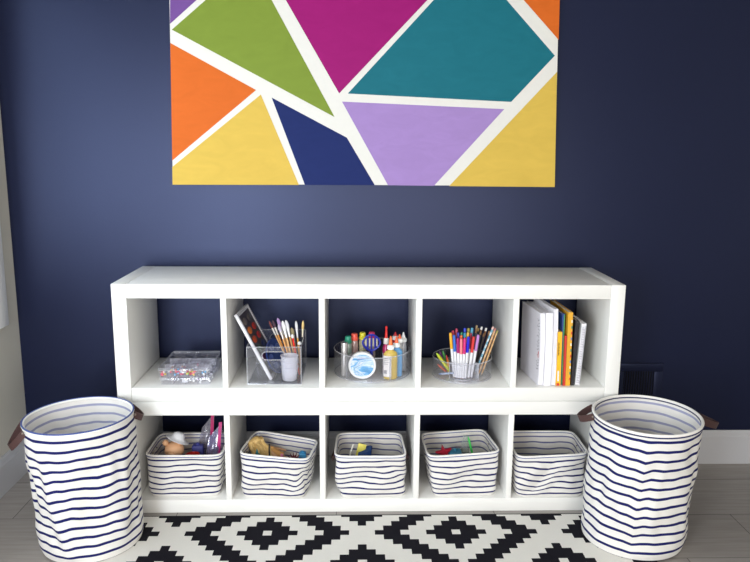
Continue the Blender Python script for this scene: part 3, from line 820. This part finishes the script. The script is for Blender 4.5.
# round navy palette behind it
nd = Vector((.86, -.38, .34)).normalized(); ctr = Vector((-.360, .165, ZU+.075)); rd = .070
rp = thing('round_palette', 'round dark blue paint palette standing inside the clear bin', 'palette', (ctr.x, ctr.y, ZU+.004))
qd = Vector((0,0,1)).rotation_difference(nd).to_matrix().to_4x4(); qd.translation = ctr
c = MB(); b2 = MB().lathe([(.001,-.004),(rd-.003,-.004),(rd,-.001),(rd,.003),(rd-.004,.004),(rd-.008,.001),(.001,.001)], n=36); c.merge(b2.bm, qd); c.build('dish', pm((40, 58, 112), .25), rp)
for i in range(6):
    a = i*PI/3; c = MB(); b2 = MB().lathe([(.013,.0012),(.013,.003),(.0105,.003),(.009,.0016),(.0005,.0014)], (rd*.58*math.cos(a), rd*.58*math.sin(a), 0), 16); c.merge(b2.bm, qd); c.build('paint_well', pm((56, 76, 132), .3), rp)
# stacked frosted cups
for k, lab in enumerate(('frosted plastic cup at the bottom of the little cup stack in the bin', 'frosted plastic cup in the middle of the little cup stack in the bin', 'frosted plastic cup on top of the little cup stack in the bin')):
    cxx, cyy, zz = -.303, .084, Z0+.0036+.0215*k
    o = thing('plastic_cup', lab, 'cup', (cxx, cyy, zz), 'stacked frosted cups')
    MB().lathe([(.0005, .0012), (.025, .0012), (.0265, .003), (.0325, .052), (.0312, .052), (.0256, .005), (.0005, .004)], (cxx, cyy, zz), 28, False, False).build('cup_wall', FROST, o)
    MB().tube([(cxx+.0328*math.cos(2*PI*i/28), cyy+.0328*math.sin(2*PI*i/28), zz+.052) for i in range(28)], .0016, 6, closed=True).build('rim', FROST, o)
# brushes
def brush(label, tx, tz, ty, bx, by, bris, handle, ferr=(190, 186, 182), w=.0042, bl=.030):
    T = Vector((tx, ty, tz)); B = Vector((bx, by, ZU+.0055)); d = (T-B).normalized(); L = (T-B).length
    o = thing('paintbrush', label, 'brush', tuple(B), 'paintbrushes in the clear bin')
    at = lambda s: B+d*s
    MB().tube([at(0), at(L*.3), at(L*.62), at(L-bl-.030)], [.0018, .0026, w*.8, w*.72], 10).build('handle', pm(handle, .4), o)
    MB().tube([at(L-bl-.031), at(L-bl-.012), at(L-bl)], [w*.75, w*.95, w*1.05], 10).build('ferrule', pm(ferr, .3, metal=.8), o)
    MB().tube([at(L-bl), at(L-bl*.55), at(L-bl*.2), at(L)], [w*1.0, w*1.3, w*1.0, w*.25], 10, flat=(1, .8)).build('bristles', pm(bris, .8, .2, 200), o)
brush('paintbrush with reddish brown bristles, furthest out in the brush fan', -.389, .702, .185, -.292, .150, (120, 62, 60), (206, 156, 96))
brush('paintbrush with dark bristles and orange handle, second in the brush fan', -.376, .704, .190, -.300, .165, (74, 52, 66), (228, 150, 58), w=.0046)
brush('paintbrush with large lilac bristles in the clear bin', -.357, .713, .190, -.284, .160, (172, 142, 192), (196, 150, 100), w=.0056, bl=.038)
brush('paintbrush with pale violet bristles leaning beside the lilac one', -.352, .692, .175, -.288, .135, (200, 190, 212), (222, 160, 90), w=.0050)
brush('white bristled paintbrush with wide head, left of the white pair', -.337, .704, .180, -.285, .140, (236, 236, 238), (214, 166, 104), (226, 226, 228), w=.0060, bl=.036)
brush('white bristled paintbrush with wide head, right of the white pair', -.325, .704, .190, -.276, .165, (230, 230, 234), (206, 154, 92), (222, 222, 226), w=.0060, bl=.036)
brush('stubby tan bristled paintbrush behind the white bristled pair', -.304, .672, .200, -.272, .180, (150, 138, 104), (150, 110, 70), w=.0062)
brush('red handled paintbrush with short white tip in the clear bin', -.299, .655, .165, -.271, .140, (238, 236, 234), (208, 40, 36), (214, 46, 40), w=.0044, bl=.016)
brush('grey white bristled paintbrush with yellow handle, upright in the bin', -.286, .700, .195, -.268, .175, (222, 222, 224), (224, 170, 60), (216, 216, 220), w=.0042, bl=.036)
brush('cream bristled paintbrush with black handle, at the outer right of the fan', -.259, .699, .205, -.268, .195, (228, 196, 130), (30, 28, 30), (232, 222, 200), w=.0040, bl=.034)
o = thing('wooden_dowel', 'short stick with white round knob at the bin corner', 'stick', (-.268, .155, ZU+.0055))
MB().tube([(-.268,.155,ZU+.0055), (-.271,.16,ZU+.12)], .003, 8).build('shaft', pm((150, 112, 76), .5), o)
MB().sphere((-.2712, .1605, ZU+.126), .0075, 14, 10).build('knob', pm((240, 238, 236), .4), o)

# ------------------------------------------------------------------ third cube: turntable of glue and paint bottles
def turntable(label, cx, cy, r, h, walls):
    o = thing('clear_turntable', label, 'tray', (cx, cy, ZU), 'round clear turntable trays')
    n = 72; z = ZU+.0006
    MB().lathe([(.0005, .0), (r-.006, .0), (r-.006, .002), (r-.003, .003), (r-.003, .0055), (.0005, .0055)], (cx, cy, z), n, False, False).build('base', ACR, o)
    MB().lathe([(r-.003, .003), (r, .003), (r, h), (r-.0022, h), (r-.003, .006)], (cx, cy, z), n, False, False).build('wall', ACR, o, angle=50)
    MB().tube([(cx+(r-.001)*math.cos(2*PI*i/n), cy+(r-.001)*math.sin(2*PI*i/n), z+h) for i in range(n)], .0019, 8, closed=True).build('rim', ACR_EDGE, o)
    MB().tube([(cx+(r-.002)*math.cos(2*PI*i/n), cy+(r-.002)*math.sin(2*PI*i/n), z+.004) for i in range(n)], .0016, 8, closed=True).build('base_edge', ACR_EDGE, o)
    for (xa, ya, xb, yb) in walls:
        d = Vector((xb-xa, yb-ya, 0)).normalized(); nn = Vector((-d.y, d.x, 0))*.0009
        A = Vector((xa, ya, z+.0055)); B = Vector((xb, yb, z+.0055)); up = Vector((0, 0, h-.012))
        c = MB().hexa([A-nn, B-nn, B+nn, A+nn, A-nn+up, B-nn+up, B+nn+up, A+nn+up]); 
        c.build('divider', ACR_EDGE, o, smooth=False)
    return o
TZ = ZU+.0066
turntable('round clear turntable tray holding glue and paint bottles', .012, .196, .150, .098, [(-.088, .090, -.060, .16), (.0785, .0630, .050, .15)])
def bottle(label, x, y, prof, mat, cap, sx=1, sy=1, group=None, extra=None, n=24, name='paint_bottle'):
    o = thing(name, label, 'bottle', (x, y, TZ), group)
    def el(pr): 
        c = MB(); b2 = MB().lathe(pr, (0, 0, 0), n); c.merge(b2.bm, Matrix.Translation((x, y, TZ)) @ Matrix.Diagonal((sx, sy, 1, 1))); return c
    el(prof).build('bottle_body', mat, o)
    for nm, pr, m in cap:
        c = MB().lathe(pr, (x, y, TZ), n); c.build(nm, m, o)
    return o, el
def tinted(rgb, haze=.55): return clear('tinted_plastic', tuple(min(255, int(200+q*.2)) for q in rgb), haze, rgb, gloss=.25, rough=.2)
def paint_bottle(label, x, y, top, body, cap):
    h = top-TZ; r = .0145; hc = .027
    bottle(label, x, y, [(.012, 0), (r, .002), (r, h-hc-.012), (r*.92, h-hc-.004), (.0115, h-hc)], tinted(body, .62),
        [('cap', [(.0138, h-hc+.0003), (.0142, h-hc+.002), (.0142, h-hc+.010), (.0122, h-hc+.012), (.0118, h-.002), (.0105, h)], pm(cap, .4))], group='capped paint bottles')
bottle('silver capped clear tube at the outer left of turntable', -.097, .125, [(.010, 0), (.0125, .002), (.0125, .085), (.011, .088)], tinted((190, 188, 186), .5),
    [('cap', [(.0128, .0885), (.0128, .130), (.0118, .1325)], pm((196, 194, 194), .25, metal=.7))], group='capped paint bottles')
paint_bottle('green capped paint bottle beside the silver capped tube', -.083, .178, .644, (176, 196, 184), (40, 150, 120))
paint_bottle('coral capped paint bottle between green and yellow capped ones', -.058, .207, .647, (206, 170, 160), (238, 92, 74))
paint_bottle('yellow capped paint bottle in the turntable', -.026, .212, .650, (206, 200, 160), (222, 214, 56))
paint_bottle('pink capped paint bottle behind the blue looped tool', .0098, .215, .650, (200, 186, 180), (236, 66, 120))
# red pointed glue
bottle('magenta glue bottle with tall red pointed nozzle', .0645, .158, [(.011, 0), (.0135, .002), (.0135, .104), (.0095, .114), (.0085, .118)], pm((180, 24, 92), .3),
    [('collar', [(.0100, .1183), (.0108, .120), (.0104, .138), (.007, .142)], pm((226, 222, 218), .4)),
     ('nozzle', [(.0062, .1423), (.0050, .160), (.0034, .176), (.0046, .180), (.0046, .185), (.0022, .188)], pm((214, 36, 34), .4))], name='glue_bottle', group='glue bottles')
def glue(label, x, y, top, hb, r, sx, sy, mat, tip, lab=None):
    h = top-TZ
    o, el = bottle(label, x, y, [(.9*r, 0), (r, .003), (r, hb-.012), (r*.85, hb-.004), (.011/sx, hb+.004), (.0085/sx, hb+.007)], mat,
        [('collar', [(.0115, hb+.0073), (.0135, hb+.009), (.0135, hb+.020), (.009, hb+.024)], pm((240, 240, 238), .4)),
         ('tip', [(.0075, hb+.0243), (.0072, hb+.030), (.0048, h-.012), (.0030, h-.003), (.0010, h)], pm(tip, .4))], sx, sy, group='glue bottles', n=32, name='glue_bottle')
    if lab:
        c = MB(); A = []
        for z in (.010, hb-.016):
            A.append([(x+(r+.0006)*sx*math.cos(a), y+(r+.0006)*sy*math.sin(a), TZ+z) for a in [math.radians(lab[0]+(lab[1]-lab[0])*i/16) for i in range(17)]])
        c.loft(A, False); c.build('label', lab[2], o)
        if len(lab) > 3:
            c = MB()
            for (a0, a1, z0, z1) in lab[3]:
                L = [[(x+(r+.0012)*sx*math.cos(a), y+(r+.0012)*sy*math.sin(a), TZ+z) for a in [math.radians(a0+(a1-a0)*i/5) for i in range(6)]] for z in (z0, z1)]
                c.loft(L, False)
            c.build('label_print', pm((150, 146, 150), .6), o)
GOLD = pm((196, 168, 78), .35, .35, 400); BLUEG = pm((98, 156, 204), .35, .3, 400)
glue('gold glitter glue bottle with white label and orange tip, foremost of the glue bottles', .0785, .092, .668, .108, .0150, 1.75, 1.0, GOLD, (244, 116, 60),
    (182, 276, pm((228, 222, 220), .6, .06, 90), [(200, 262, .080, .083), (200, 255, .073, .075), (200, 258, .066, .068), (200, 250, .059, .061), (205, 240, .022, .036)]))
glue('blue glitter glue bottle with orange tip beside the gold one', .102, .124, .657, .108, .0135, 1.75, 1.0, BLUEG, (240, 100, 50))
glue('slim glue bottle with orange tip behind the blue glitter glue', .116, .158, .657, .116, .0125, 1, 1, tinted((208, 208, 206), .6), (240, 104, 56))
glue('clear glue bottle with white tip beside the tray wall', .1330, .191, .657, .110, .0135, 1, 1, tinted((206, 208, 214), .55), (242, 242, 242))
glue('red tipped slim glue bottle at the rear of the turntable', .103, .212, .652, .112, .0125, 1, 1, pm((186, 30, 56), .4), (200, 36, 44))
# blue looped tool
tool = thing('craft_whisk', 'blue craft tool with round looped head standing among the bottles', 'tool', (.007, .142, TZ))
zc, xc, yc = .629, .007, .136
P = []
for i in range(40):
    a = 2*PI*i/40; k = (abs(math.cos(a))**1.6+abs(math.sin(a))**1.6)**(-1/1.6)
    P.append((xc+.0335*k*math.cos(a), yc, zc+.0315*k*math.sin(a)))
BLU = pm((28, 38, 150), .35)
MB().tube(P, .0042, 8, closed=True).build('loop', BLU, tool)
c = MB()
for dx in (-.014, 0, .014): c.tube([(xc+dx, yc+.001, zc-.030+abs(dx)*.6), (xc+dx, yc-.002, zc), (xc+dx, yc+.001, zc+.030-abs(dx)*.6)], .0032, 8)
c.build('bars', BLU, tool)
c = MB()
for dx in (-.021, .007, -.007, .021): c.tube([(xc+dx, yc+.006, zc-.016), (xc+dx, yc+.006, zc+.016)], .0030, 8)
c.build('bristle_bars', pm((206, 198, 180), .5), tool)
MB().tube([(xc, yc, zc-.030), (xc, yc+.003, zc-.055), (xc, .142, TZ)], [.0080, .0050, .0050], 10).build('handle', BLU, tool)
# tub with marbled lid, on edge
def marble():
    m, nt, out = newmat('marbled_label'); b = N(nt, 'ShaderNodeBsdfPrincipled'); b.inputs['Roughness'].default_value = .35
    tc = N(nt, 'ShaderNodeTexCoord')
    mp = N(nt, 'ShaderNodeMapping'); mp.inputs['Rotation'].default_value = (0, .45, 0); mp.inputs['Scale'].default_value = (9, 9, 25)
    nz = N(nt, 'ShaderNodeTexNoise'); nz.inputs['Scale'].default_value = 1.1; nz.inputs['Detail'].default_value = 3; nz.inputs['Distortion'].default_value = 1.6
    nt.links.new(tc.outputs['Object'], mp.inputs[0]); nt.links.new(mp.outputs[0], nz.inputs['Vector'])
    cr = N(nt, 'ShaderNodeValToRGB'); e = cr.color_ramp
    e.elements[0].position = .36; e.elements[0].color = lin((40, 140, 200)); e.elements[1].position = .72; e.elements[1].color = lin((90, 140, 215))
    for p, col in ((.44, (96, 176, 226)), (.50, (236, 244, 250)), (.545, (60, 156, 206)), (.59, (232, 240, 250)), (.64, (190, 176, 226))):
        q = e.elements.new(p); q.color = lin(col)
    nt.links.new(nz.outputs['Fac'], cr.inputs[0]); nt.links.new(cr.outputs[0], b.inputs['Base Color']); nt.links.new(b.outputs[0], out.inputs[0]); return m
tub = thing('round_tub', 'round white tub on its edge showing a blue marbled lid', 'tub', (-.028, .11, TZ))
tx, tzc, ty = -.0285, TZ+.0528, .1238
TW = pm((238, 238, 238), .35)
MB().lathe([(.046, 0), (.048, .003), (.050, .030)], (tx, ty, tzc), 40, axis='y').build('tub_body', TW, tub)
MB().lathe([(.0522, .0285), (.0525, .030), (.0525, .038), (.0510, .0405), (.046, .0405), (.0445, .0395)], (tx, ty, tzc), 48, True, True, axis='y').build('lid', TW, tub)
MB().lathe([(.0440, .0396), (.0435, .0402)], (tx, ty, tzc), 48, False, True, axis='y').build('label', marble(), tub)
c = MB()
for i, (a, b2) in enumerate(((-.018, .006), (-.007, .004), (.002, .006))):
    c.tube([(tx+a, ty-.0404, tzc+.022+.002*i), (tx+a+b2*.4, ty-.0404, tzc+.027+.001*i), (tx+a+b2, ty-.0404, tzc+.0225+.002*i), (tx+a+b2*1.5, ty-.0404, tzc+.026+.002*i)], .0011, 6)
c.build('lettering', pm((150, 120, 180), .5), tub)

# ------------------------------------------------------------------ fourth cube: turntable of markers and pencils
turntable('smaller round clear tray holding a cup of markers and pencils', .360, .150, .1145, .078, [(.4105, .060, .392, .132), (.300, .066, .318, .13)])
mcx, mcy = .3545, .0985
cup = thing('clear_cup', 'clear plastic cup packed with white markers in the round tray', 'cup', (mcx, mcy, TZ))
MB().lathe([(.0005, .0), (.041, .0), (.0425, .003), (.0490, .064), (.0472, .064), (.0405, .006), (.0005, .005)], (mcx, mcy, TZ), 40, False, False).build('cup_wall', ACR, cup)
c = MB(); c.tube([(mcx+.0482*math.cos(2*PI*i/40), mcy+.0482*math.sin(2*PI*i/40), TZ+.064) for i in range(40)], .0016, 6, closed=True)
c.build('rim', ACR_EDGE, cup)
MB().tube([(mcx+.0415*math.cos(2*PI*i/40), mcy+.0415*math.sin(2*PI*i/40), TZ+.003) for i in range(40)], .002, 6, closed=True).build('base_edge', ACR_EDGE, cup)
MWHITE = pm((238, 238, 242), .35)
def marker(label, tx, tz, ty, col, capl=.064, end=None):
    B = Vector((mcx+(tx-mcx)*.62, mcy+(ty-mcy)*.62, TZ+.0062)); T = Vector((tx, ty, tz)); d = (T-B).normalized(); L = (T-B).length
    o = thing('marker', label, 'marker', tuple(B), 'white markers in the clear cup')
    at = lambda s: B+d*s
    MB().tube([at(0), at(.004), at(L-capl)], [.0040, .0050, .0050], 12).build('barrel', MWHITE, o)
    MB().tube([at(L-capl-.0005), at(L-.006), at(L-.001), at(L)], [.0057, .0054, .0046, .0030], 12).build('cap', pm(col, .35), o)
    MB().tube([at(-.0012), at(.0042)], [.0034, .0044], 10).build('end_plug', pm(end or col, .4), o)
for a in [('amber capped marker at the left edge of the marker cup', .303, .681, .088, (244, 178, 44), .062),
    ('sky blue capped marker next to the amber one, front row', .3155, .675, .078, (52, 112, 206), .064),
    ('dark magenta capped marker in the front row beside the sky blue', .329, .665, .070, (166, 22, 106), .058),
    ('salmon pink capped marker in the front row', .341, .664, .064, (238, 132, 140), .060),
    ('crimson pink capped marker in the front row beside salmon', .3545, .667, .064, (206, 44, 118), .062),
    ('royal blue capped marker in the front row beside crimson', .3685, .672, .066, (26, 26, 196), .062),
    ('bright red capped marker in the front row', .3895, .670, .074, (214, 46, 42), .062),
    ('lilac capped marker leaning at the right of marker cup', .4085, .674, .084, (188, 130, 204), .062),
    ('brick red capped marker in the rear of the cup, far left', .3165, .682, .118, (186, 48, 72), .060),
    ('rose red capped marker in the rear of the cup', .332, .686, .132, (176, 40, 80), .060),
    ('indigo capped marker in the middle of the cup', .335, .678, .104, (44, 44, 170), .060),
    ('green capped marker in the middle of the cup', .349, .677, .108, (44, 134, 96), .060),
    ('orange capped marker in the middle of the cup', .3445, .671, .088, (232, 108, 40), .060),
    ('teal capped marker behind the crimson one', .3585, .680, .094, (48, 136, 176), .060),
    ('mustard capped marker behind the royal blue one', .3705, .681, .092, (224, 176, 60), .058),
    ('cobalt capped marker standing tall at the rear of cup', .364, .689, .128, (36, 60, 200), .060),
    ('olive capped marker at the rear of cup beside cobalt', .3775, .690, .122, (160, 150, 50), .060),
    ('turquoise capped marker, tallest behind the red one', .389, .694, .112, (70, 150, 182), .060),
    ('wine capped marker behind the bright red one', .383, .677, .098, (140, 28, 66), .060),
    ('black capped marker behind the lilac one', .402, .676, .100, (28, 28, 40), .062)]: marker(*a)
def pencil(label, T, B, col, end, striped=None, r=.0038):
    T = Vector(T); B = Vector(B); d = (T-B).normalized(); L = (T-B).length
    o = thing('pencil', label, 'pencil', tuple(B), 'pencils in the round tray')
    at = lambda s: B+d*s
    c = MB(); n = 14
    for i in range(n):
        c.mat(i % 2 if striped else 0); s0, s1 = .014+(L-.026)*i/n, .014+(L-.026)*(i+1)/n
        c.tube([at(s0), at(s1)], r, 6, caps=(i in (0, n-1)))
    c.build('shaft', [pm(col, .45)]+([pm(striped, .45)] if striped else []), o)
    MB().tube([at(.0), at(.0145)], [.0008, r], 6).build('point', pm((206, 166, 118), .6), o)
    MB().tube([at(L-.0125), at(L-.0015), at(L)], [r*1.02, r*1.02, r*.8], 10).build('end', pm(end, .5), o)
PB = TZ+.0006
for a in [('pencil with pale blue and white stripes leaning in the tray', (.481,.170,.684), (.404,.120,PB), (214,226,234), (236,196,188), (120,176,200)),
    ('tan wooden pencil with rose end beside the striped one', (.490,.172,.677), (.420,.126,PB), (204,158,112), (206,140,130), (222,180,140)),
    ('tan wooden pencil furthest to the right of the tray', (.499,.174,.668), (.434,.132,PB), (196,152,100), (170,160,90), (214,176,128)),
    ('brown pencil with white eraser, left of the leaning pencils', (.439,.185,.680), (.405,.175,PB), (120,76,44), (240,240,238)),
    ('brown pencil with white eraser, second of the white erasers', (.4575,.188,.674), (.412,.180,PB), (134,84,46), (238,238,236)),
    ('black pencil in the dark bunch of the tray', (.433,.172,.664), (.404,.150,PB), (24,24,28), (150,110,70)),
    ('black pencil with brown end, behind the striped pencil', (.447,.176,.655), (.412,.158,PB), (28,26,30), (140,100,60)),
    ('dark brown pencil leaning behind the tan pencils', (.470,.186,.662), (.424,.168,PB), (96,60,36), (176,130,80)),
    ('tan pencil with beige end standing behind the markers', (.420,.190,.684), (.398,.186,PB), (170,126,84), (196,170,130)),
    ('black pencil with yellowish end, behind the lilac marker', (.428,.194,.672), (.394,.200,PB), (30,28,32), (170,140,80))]: pencil(*a)
def crayon(name, label, cat, T, B, col, tip, r=.0048):
    T = Vector(T); B = Vector(B); d = (T-B).normalized(); L = (T-B).length
    o = thing(name, label, cat, tuple(B), 'loose crayons and pens in the round tray'); at = lambda s: B+d*s
    MB().tube([at(0), at(L-.012)], r, 10).build('barrel', pm(col, .4), o)
    MB().tube([at(L-.0122), at(L-.004), at(L)], [r*.9, r*.5, r*.3], 10).build('tip', pm(tip, .4), o)
crayon('highlighter', 'neon yellow highlighter leaning on the left tray wall', 'pen', (.2600,.152,.583), (.318,.138,PB+.005), (208,214,40), (190,220,60), .0062)
crayon('pen', 'pale blue pen lying low at the left of the tray', 'pen', (.2665,.118,PB+.008), (.318,.082,PB+.024), (178,192,220), (110,150,210), .0038)
crayon('crayon', 'red crayon standing behind the neon highlighter', 'crayon', (.300,.165,.571), (.318,.165,PB), (214,50,50), (220,60,60))
crayon('crayon', 'orange crayon upright beside the marker cup', 'crayon', (.304,.150,.562), (.3085,.142,PB), (226,150,50), (220,130,40))
crayon('crayon', 'green crayon at the rear left of the tray', 'crayon', (.288,.180,.584), (.312,.185,PB), (70,150,70), (80,160,80))
crayon('crayon', 'purple crayon at the rear left behind the highlighter', 'crayon', (.276,.188,.580), (.305,.198,PB), (116,60,130), (126,66,140))
crayon('crayon', 'dark orange crayon leaning low at the left tray wall', 'crayon', (.266,.165,.535), (.300,.160,PB+.005), (206,96,70), (210,110,90))

# ------------------------------------------------------------------ fifth cube: papers and books
def book(name, label, cat, x0, x1, h, yf, yb, cover, pages, lean=0, skew=0, group=None, cov_t=.0012, spine=True, extra=None, bow=0):
    """upright book: thickness x0..x1 at the front bottom, leaning by lean at the top, back edge shifted by skew"""
    o = thing(name, label, cat, ((x0+x1)/2, (yf+yb)/2, ZU), group)
    z0 = ZU+.0008
    def q(x, y, z): 
        s = (y-yf)/(yb-yf); t = (z-z0)/h
        return (x+skew*s+lean*t+bow*math.sin(PI*t)*(1-s), y, z)
    def bl(xa, xb, ya, yb_, za, zb, m=6):
        c = MB(); rings = []
        for k in range(m+1):
            z = za+(zb-za)*k/m
            rings.append([q(xa, ya, z), q(xb, ya, z), q(xb, (ya+yb_)/2, z), q(xb, yb_, z), q(xa, yb_, z), q(xa, (ya+yb_)/2, z)])
        return c.loft(rings, True, True, True)
    c = MB()
    c.merge(bl(x0, x0+cov_t, yf, yb, z0, z0+h).bm); c.merge(bl(x1-cov_t, x1, yf, yb, z0, z0+h).bm)
    if spine: c.merge(bl(x0+cov_t, x1-cov_t, yf, yf+cov_t, z0, z0+h).bm)
    c.build('cover', cover, o, angle=30)
    ins = .003 if spine else .001
    bl(x0+cov_t, x1-cov_t, yf+(cov_t if spine else .001), yb-.004, z0+.002, z0+h-ins).build('pages', pages, o, angle=30)
    if extra: extra(o, q, z0)
    return o
PAPER = pm((236, 234, 240), .7, .02, 30); PAPER2 = pm((226, 224, 232), .7, .03, 30); PGES = pm((228, 222, 210), .8, .06, 200)
def scribbles(o, q, z0):
    c = MB(); rr = random.Random(3)
    for k in range(16):
        z = z0+.06+.0125*k; y = .030+.004*rr.random()
        P = [Vector(q(.6276, y+.006*j, z+.004*math.sin(j*1.7+k))) for j in range(3+rr.randrange(3))]
        c.strap(P, (0, .2, 1), .0016, .0006)
    c.build('scribbled_notes', pm((112, 110, 124), .7), o)
    c = MB(); c.strap([q(.6275, .036, z0+.128), q(.6275, .040, z0+.112), q(.6275, .038, z0+.104)], (0, 1, 0), .006, .0008)
    c.build('red_mark', pm((200, 50, 60), .6), o)
book('paper_folder', 'white paper sheaf with scribbles down its side, beside the divider', 'papers', .628, .646, .277, .024, .235, PAPER2, PAPER, -.004, -.018, 'white paper sheaves', spine=False, extra=scribbles, bow=.003)
book('paper_folder', 'thick white paper sheaf in the middle of the three', 'papers', .648, .674, .278, .022, .240, PAPER, PAPER, -.004, -.018, 'white paper sheaves', spine=True, bow=.003)
book('paper_folder', 'tall white paper folder next to the yellow workbook', 'papers', .676, .692, .294, .020, .245, PAPER, PAPER2, -.004, -.018, 'white paper sheaves', spine=False, bow=.003)
def wk(o, q, z0):
    c = MB(); rr = random.Random(5)
    z = z0+.118
    for k in range(9):                    # small upright block lettering down the spine
        hgt = .0045; c.hexa([q(.6991, .0194, z), q(.7028+.0008*(k % 2), .0194, z), q(.7028, .0199, z), q(.6991, .0199, z), q(.6991, .0194, z+hgt), q(.7026, .0194, z+hgt*.7), q(.7026, .0199, z+hgt*.7), q(.6991, .0199, z+hgt)]); z += .0056
    c.build('spine_lettering', pm((34, 28, 24), .6), o, smooth=False)
    c = MB(); c.hexa([q(.6991, .0192, z0+.018), q(.7051, .0192, z0+.018), q(.7051, .0199, z0+.018), q(.6991, .0199, z0+.018), q(.6991, .0192, z0+.058), q(.7051, .0192, z0+.058), q(.7051, .0199, z0+.058), q(.6991, .0199, z0+.058)])
    c.build('barcode_patch', pm((226, 226, 232), .6), o, smooth=False)
    c = MB(); c.hexa([q(.6968, .0190, z0+.001), q(.7068, .0190, z0+.001), q(.7068, .0199, z0+.001), q(.6968, .0199, z0+.001), q(.6968, .0190, z0+.010), q(.7068, .0190, z0+.010), q(.7068, .0199, z0+.010), q(.6968, .0199, z0+.010)])
    c.build('red_foot', pm((196, 40, 40), .5), o, smooth=False)
book('workbook', 'yellow workbook with black lettering and red foot on its spine', 'book', .6940, .7120, .207, .020, .205, pm((246, 186, 34), .4), PGES, -.004, -.008, 'books and notebooks in the last cube', extra=wk)
def green_edge(o, q, z0):
    c = MB(); c.hexa([q(.7180, .0312, z0+.002), q(.7218, .0312, z0+.002), q(.7218, .0319, z0+.002), q(.7180, .0319, z0+.002), q(.7180, .0312, z0+.270), q(.7218, .0312, z0+.270), q(.7218, .0319, z0+.270), q(.7180, .0319, z0+.270)])
    c.build('green_spine_stripe', pm((70, 150, 84), .5, .2, 60), o, smooth=False)
book('picture_book', 'tall blue and green book behind the yellow workbook', 'book', .7126, .7222, .272, .032, .245, pm((38, 72, 140), .4, .5, 22), PGES, -.004, -.008, 'books and notebooks in the last cube', extra=green_edge)
book('thin_booklet', 'thin red booklet between yellow workbook and gold book', 'book', .7228, .7300, .192, .020, .19, pm((206, 52, 44), .4), PGES, -.004, -.008, 'books and notebooks in the last cube')
def dots(o, q, z0):
    c = MB()
    for k in range(11):
        c.mat(k % 4); z = z0+.022+.022*k
        c.hexa([q(.7432, .0194, z), q(.7474, .0194, z), q(.7474, .0199, z), q(.7432, .0199, z), q(.7432, .0194, z+.010), q(.7474, .0194, z+.010), q(.7474, .0199, z+.010), q(.7432, .0199, z+.010)])
    c.build('spine_dots', [pm((200, 60, 50), .5), pm((60, 130, 110), .5), pm((240, 240, 236), .5), pm((90, 120, 190), .5)], o, smooth=False)
book('gold_book', 'tall golden yellow book with coloured dots on its spine', 'book', .7306, .7478, .281, .020, .245, pm((228, 168, 44), .4, .1), PGES, -.004, -.008, 'books and notebooks in the last cube', extra=dots)
book('notebook', 'thin black notebook beside the spiral notebook', 'book', .7525, .7640, .250, .024, .21, pm((34, 32, 38), .5), PGES, .004, -.006, 'books and notebooks in the last cube')
def coil(o, q, z0):
    P = []
    for i in range(24*10+1):
        a = 2*PI*i/10; z = z0+.008+.222*i/240
        xx, yy, zz = q(.7770, .018, z)
        P.append((xx+.0062*math.cos(a), yy+.0062*math.sin(a), z))
    MB().tube(P, .0011, 6).build('spiral_binding', pm((206, 204, 212), .3, metal=.4), o)
book('spiral_notebook', 'white spiral notebook standing last in the row of books', 'book', .7680, .7860, .238, .025, .215, pm((222, 224, 222), .4), PAPER, .012, -.006, 'books and notebooks in the last cube', spine=False, extra=coil)

# ------------------------------------------------------------------ light
def area(name, loc, target, sx, sy, power, col=(1,1,1)):
    l = bpy.data.lights.new(name, 'AREA'); l.shape = 'RECTANGLE'; l.size = sx; l.size_y = sy; l.energy = power; l.color = col
    o = bpy.data.objects.new(name, l); COL.objects.link(o); o.location = loc
    o.rotation_euler = (Vector(target)-Vector(loc)).to_track_quat('-Z', 'Y').to_euler()
    return o
area('window_daylight', (WX-.25, -.85, 1.5), (1.5, -.75, .8), 2.0, 1.35, 28, (.80, .90, 1))
area('patio_daylight', (-1.36, -2.95, 1.0), (.25, .3, .6), 1.3, 1.35, 112, (.88, .94, 1))
area('room_fill', (.5, -4.4, .85), (0, .3, .5), 2.2, 1.4, 70, (1, .95, .89))  # warm fill lamp added behind the camera to brighten fronts and left wall
wd = bpy.data.worlds.new('world'); scene.world = wd; wd.use_nodes = True
wd.node_tree.nodes['Background'].inputs[0].default_value = (.95, .97, 1, 1)
wd.node_tree.nodes['Background'].inputs[1].default_value = .30

# ------------------------------------------------------------------ camera
pitch, yaw, roll = (0.18349, 0.02806, 0.00778)
Fv = Vector((math.sin(yaw)*math.cos(pitch), math.cos(yaw)*math.cos(pitch), -math.sin(pitch)))
Rv = Vector((math.cos(yaw), -math.sin(yaw), 0)); Uv = Rv.cross(Fv)
R2 = Rv*math.cos(roll)+Uv*math.sin(roll); U2 = Uv*math.cos(roll)-Rv*math.sin(roll)
cd = bpy.data.cameras.new('camera'); cam = bpy.data.objects.new('camera', cd); COL.objects.link(cam)
M = Matrix((R2, U2, -Fv)).transposed().to_4x4(); M.translation = Vector((-0.0564, -2.5388, 1.3661))
cam.matrix_world = M; cd.sensor_width = 36; cd.lens = 720.69*36/750; cd.clip_start = .01
scene.camera = cam
scene.view_settings.view_transform = 'Standard'; scene.view_settings.look = 'None'
scene.view_settings.exposure = 0; scene.view_settings.gamma = 1
scene.cycles.transparent_max_bounces = 32
scene.cycles.max_bounces = 10
for o in list(bpy.data.objects):
    if '_o' in o: del o['_o']
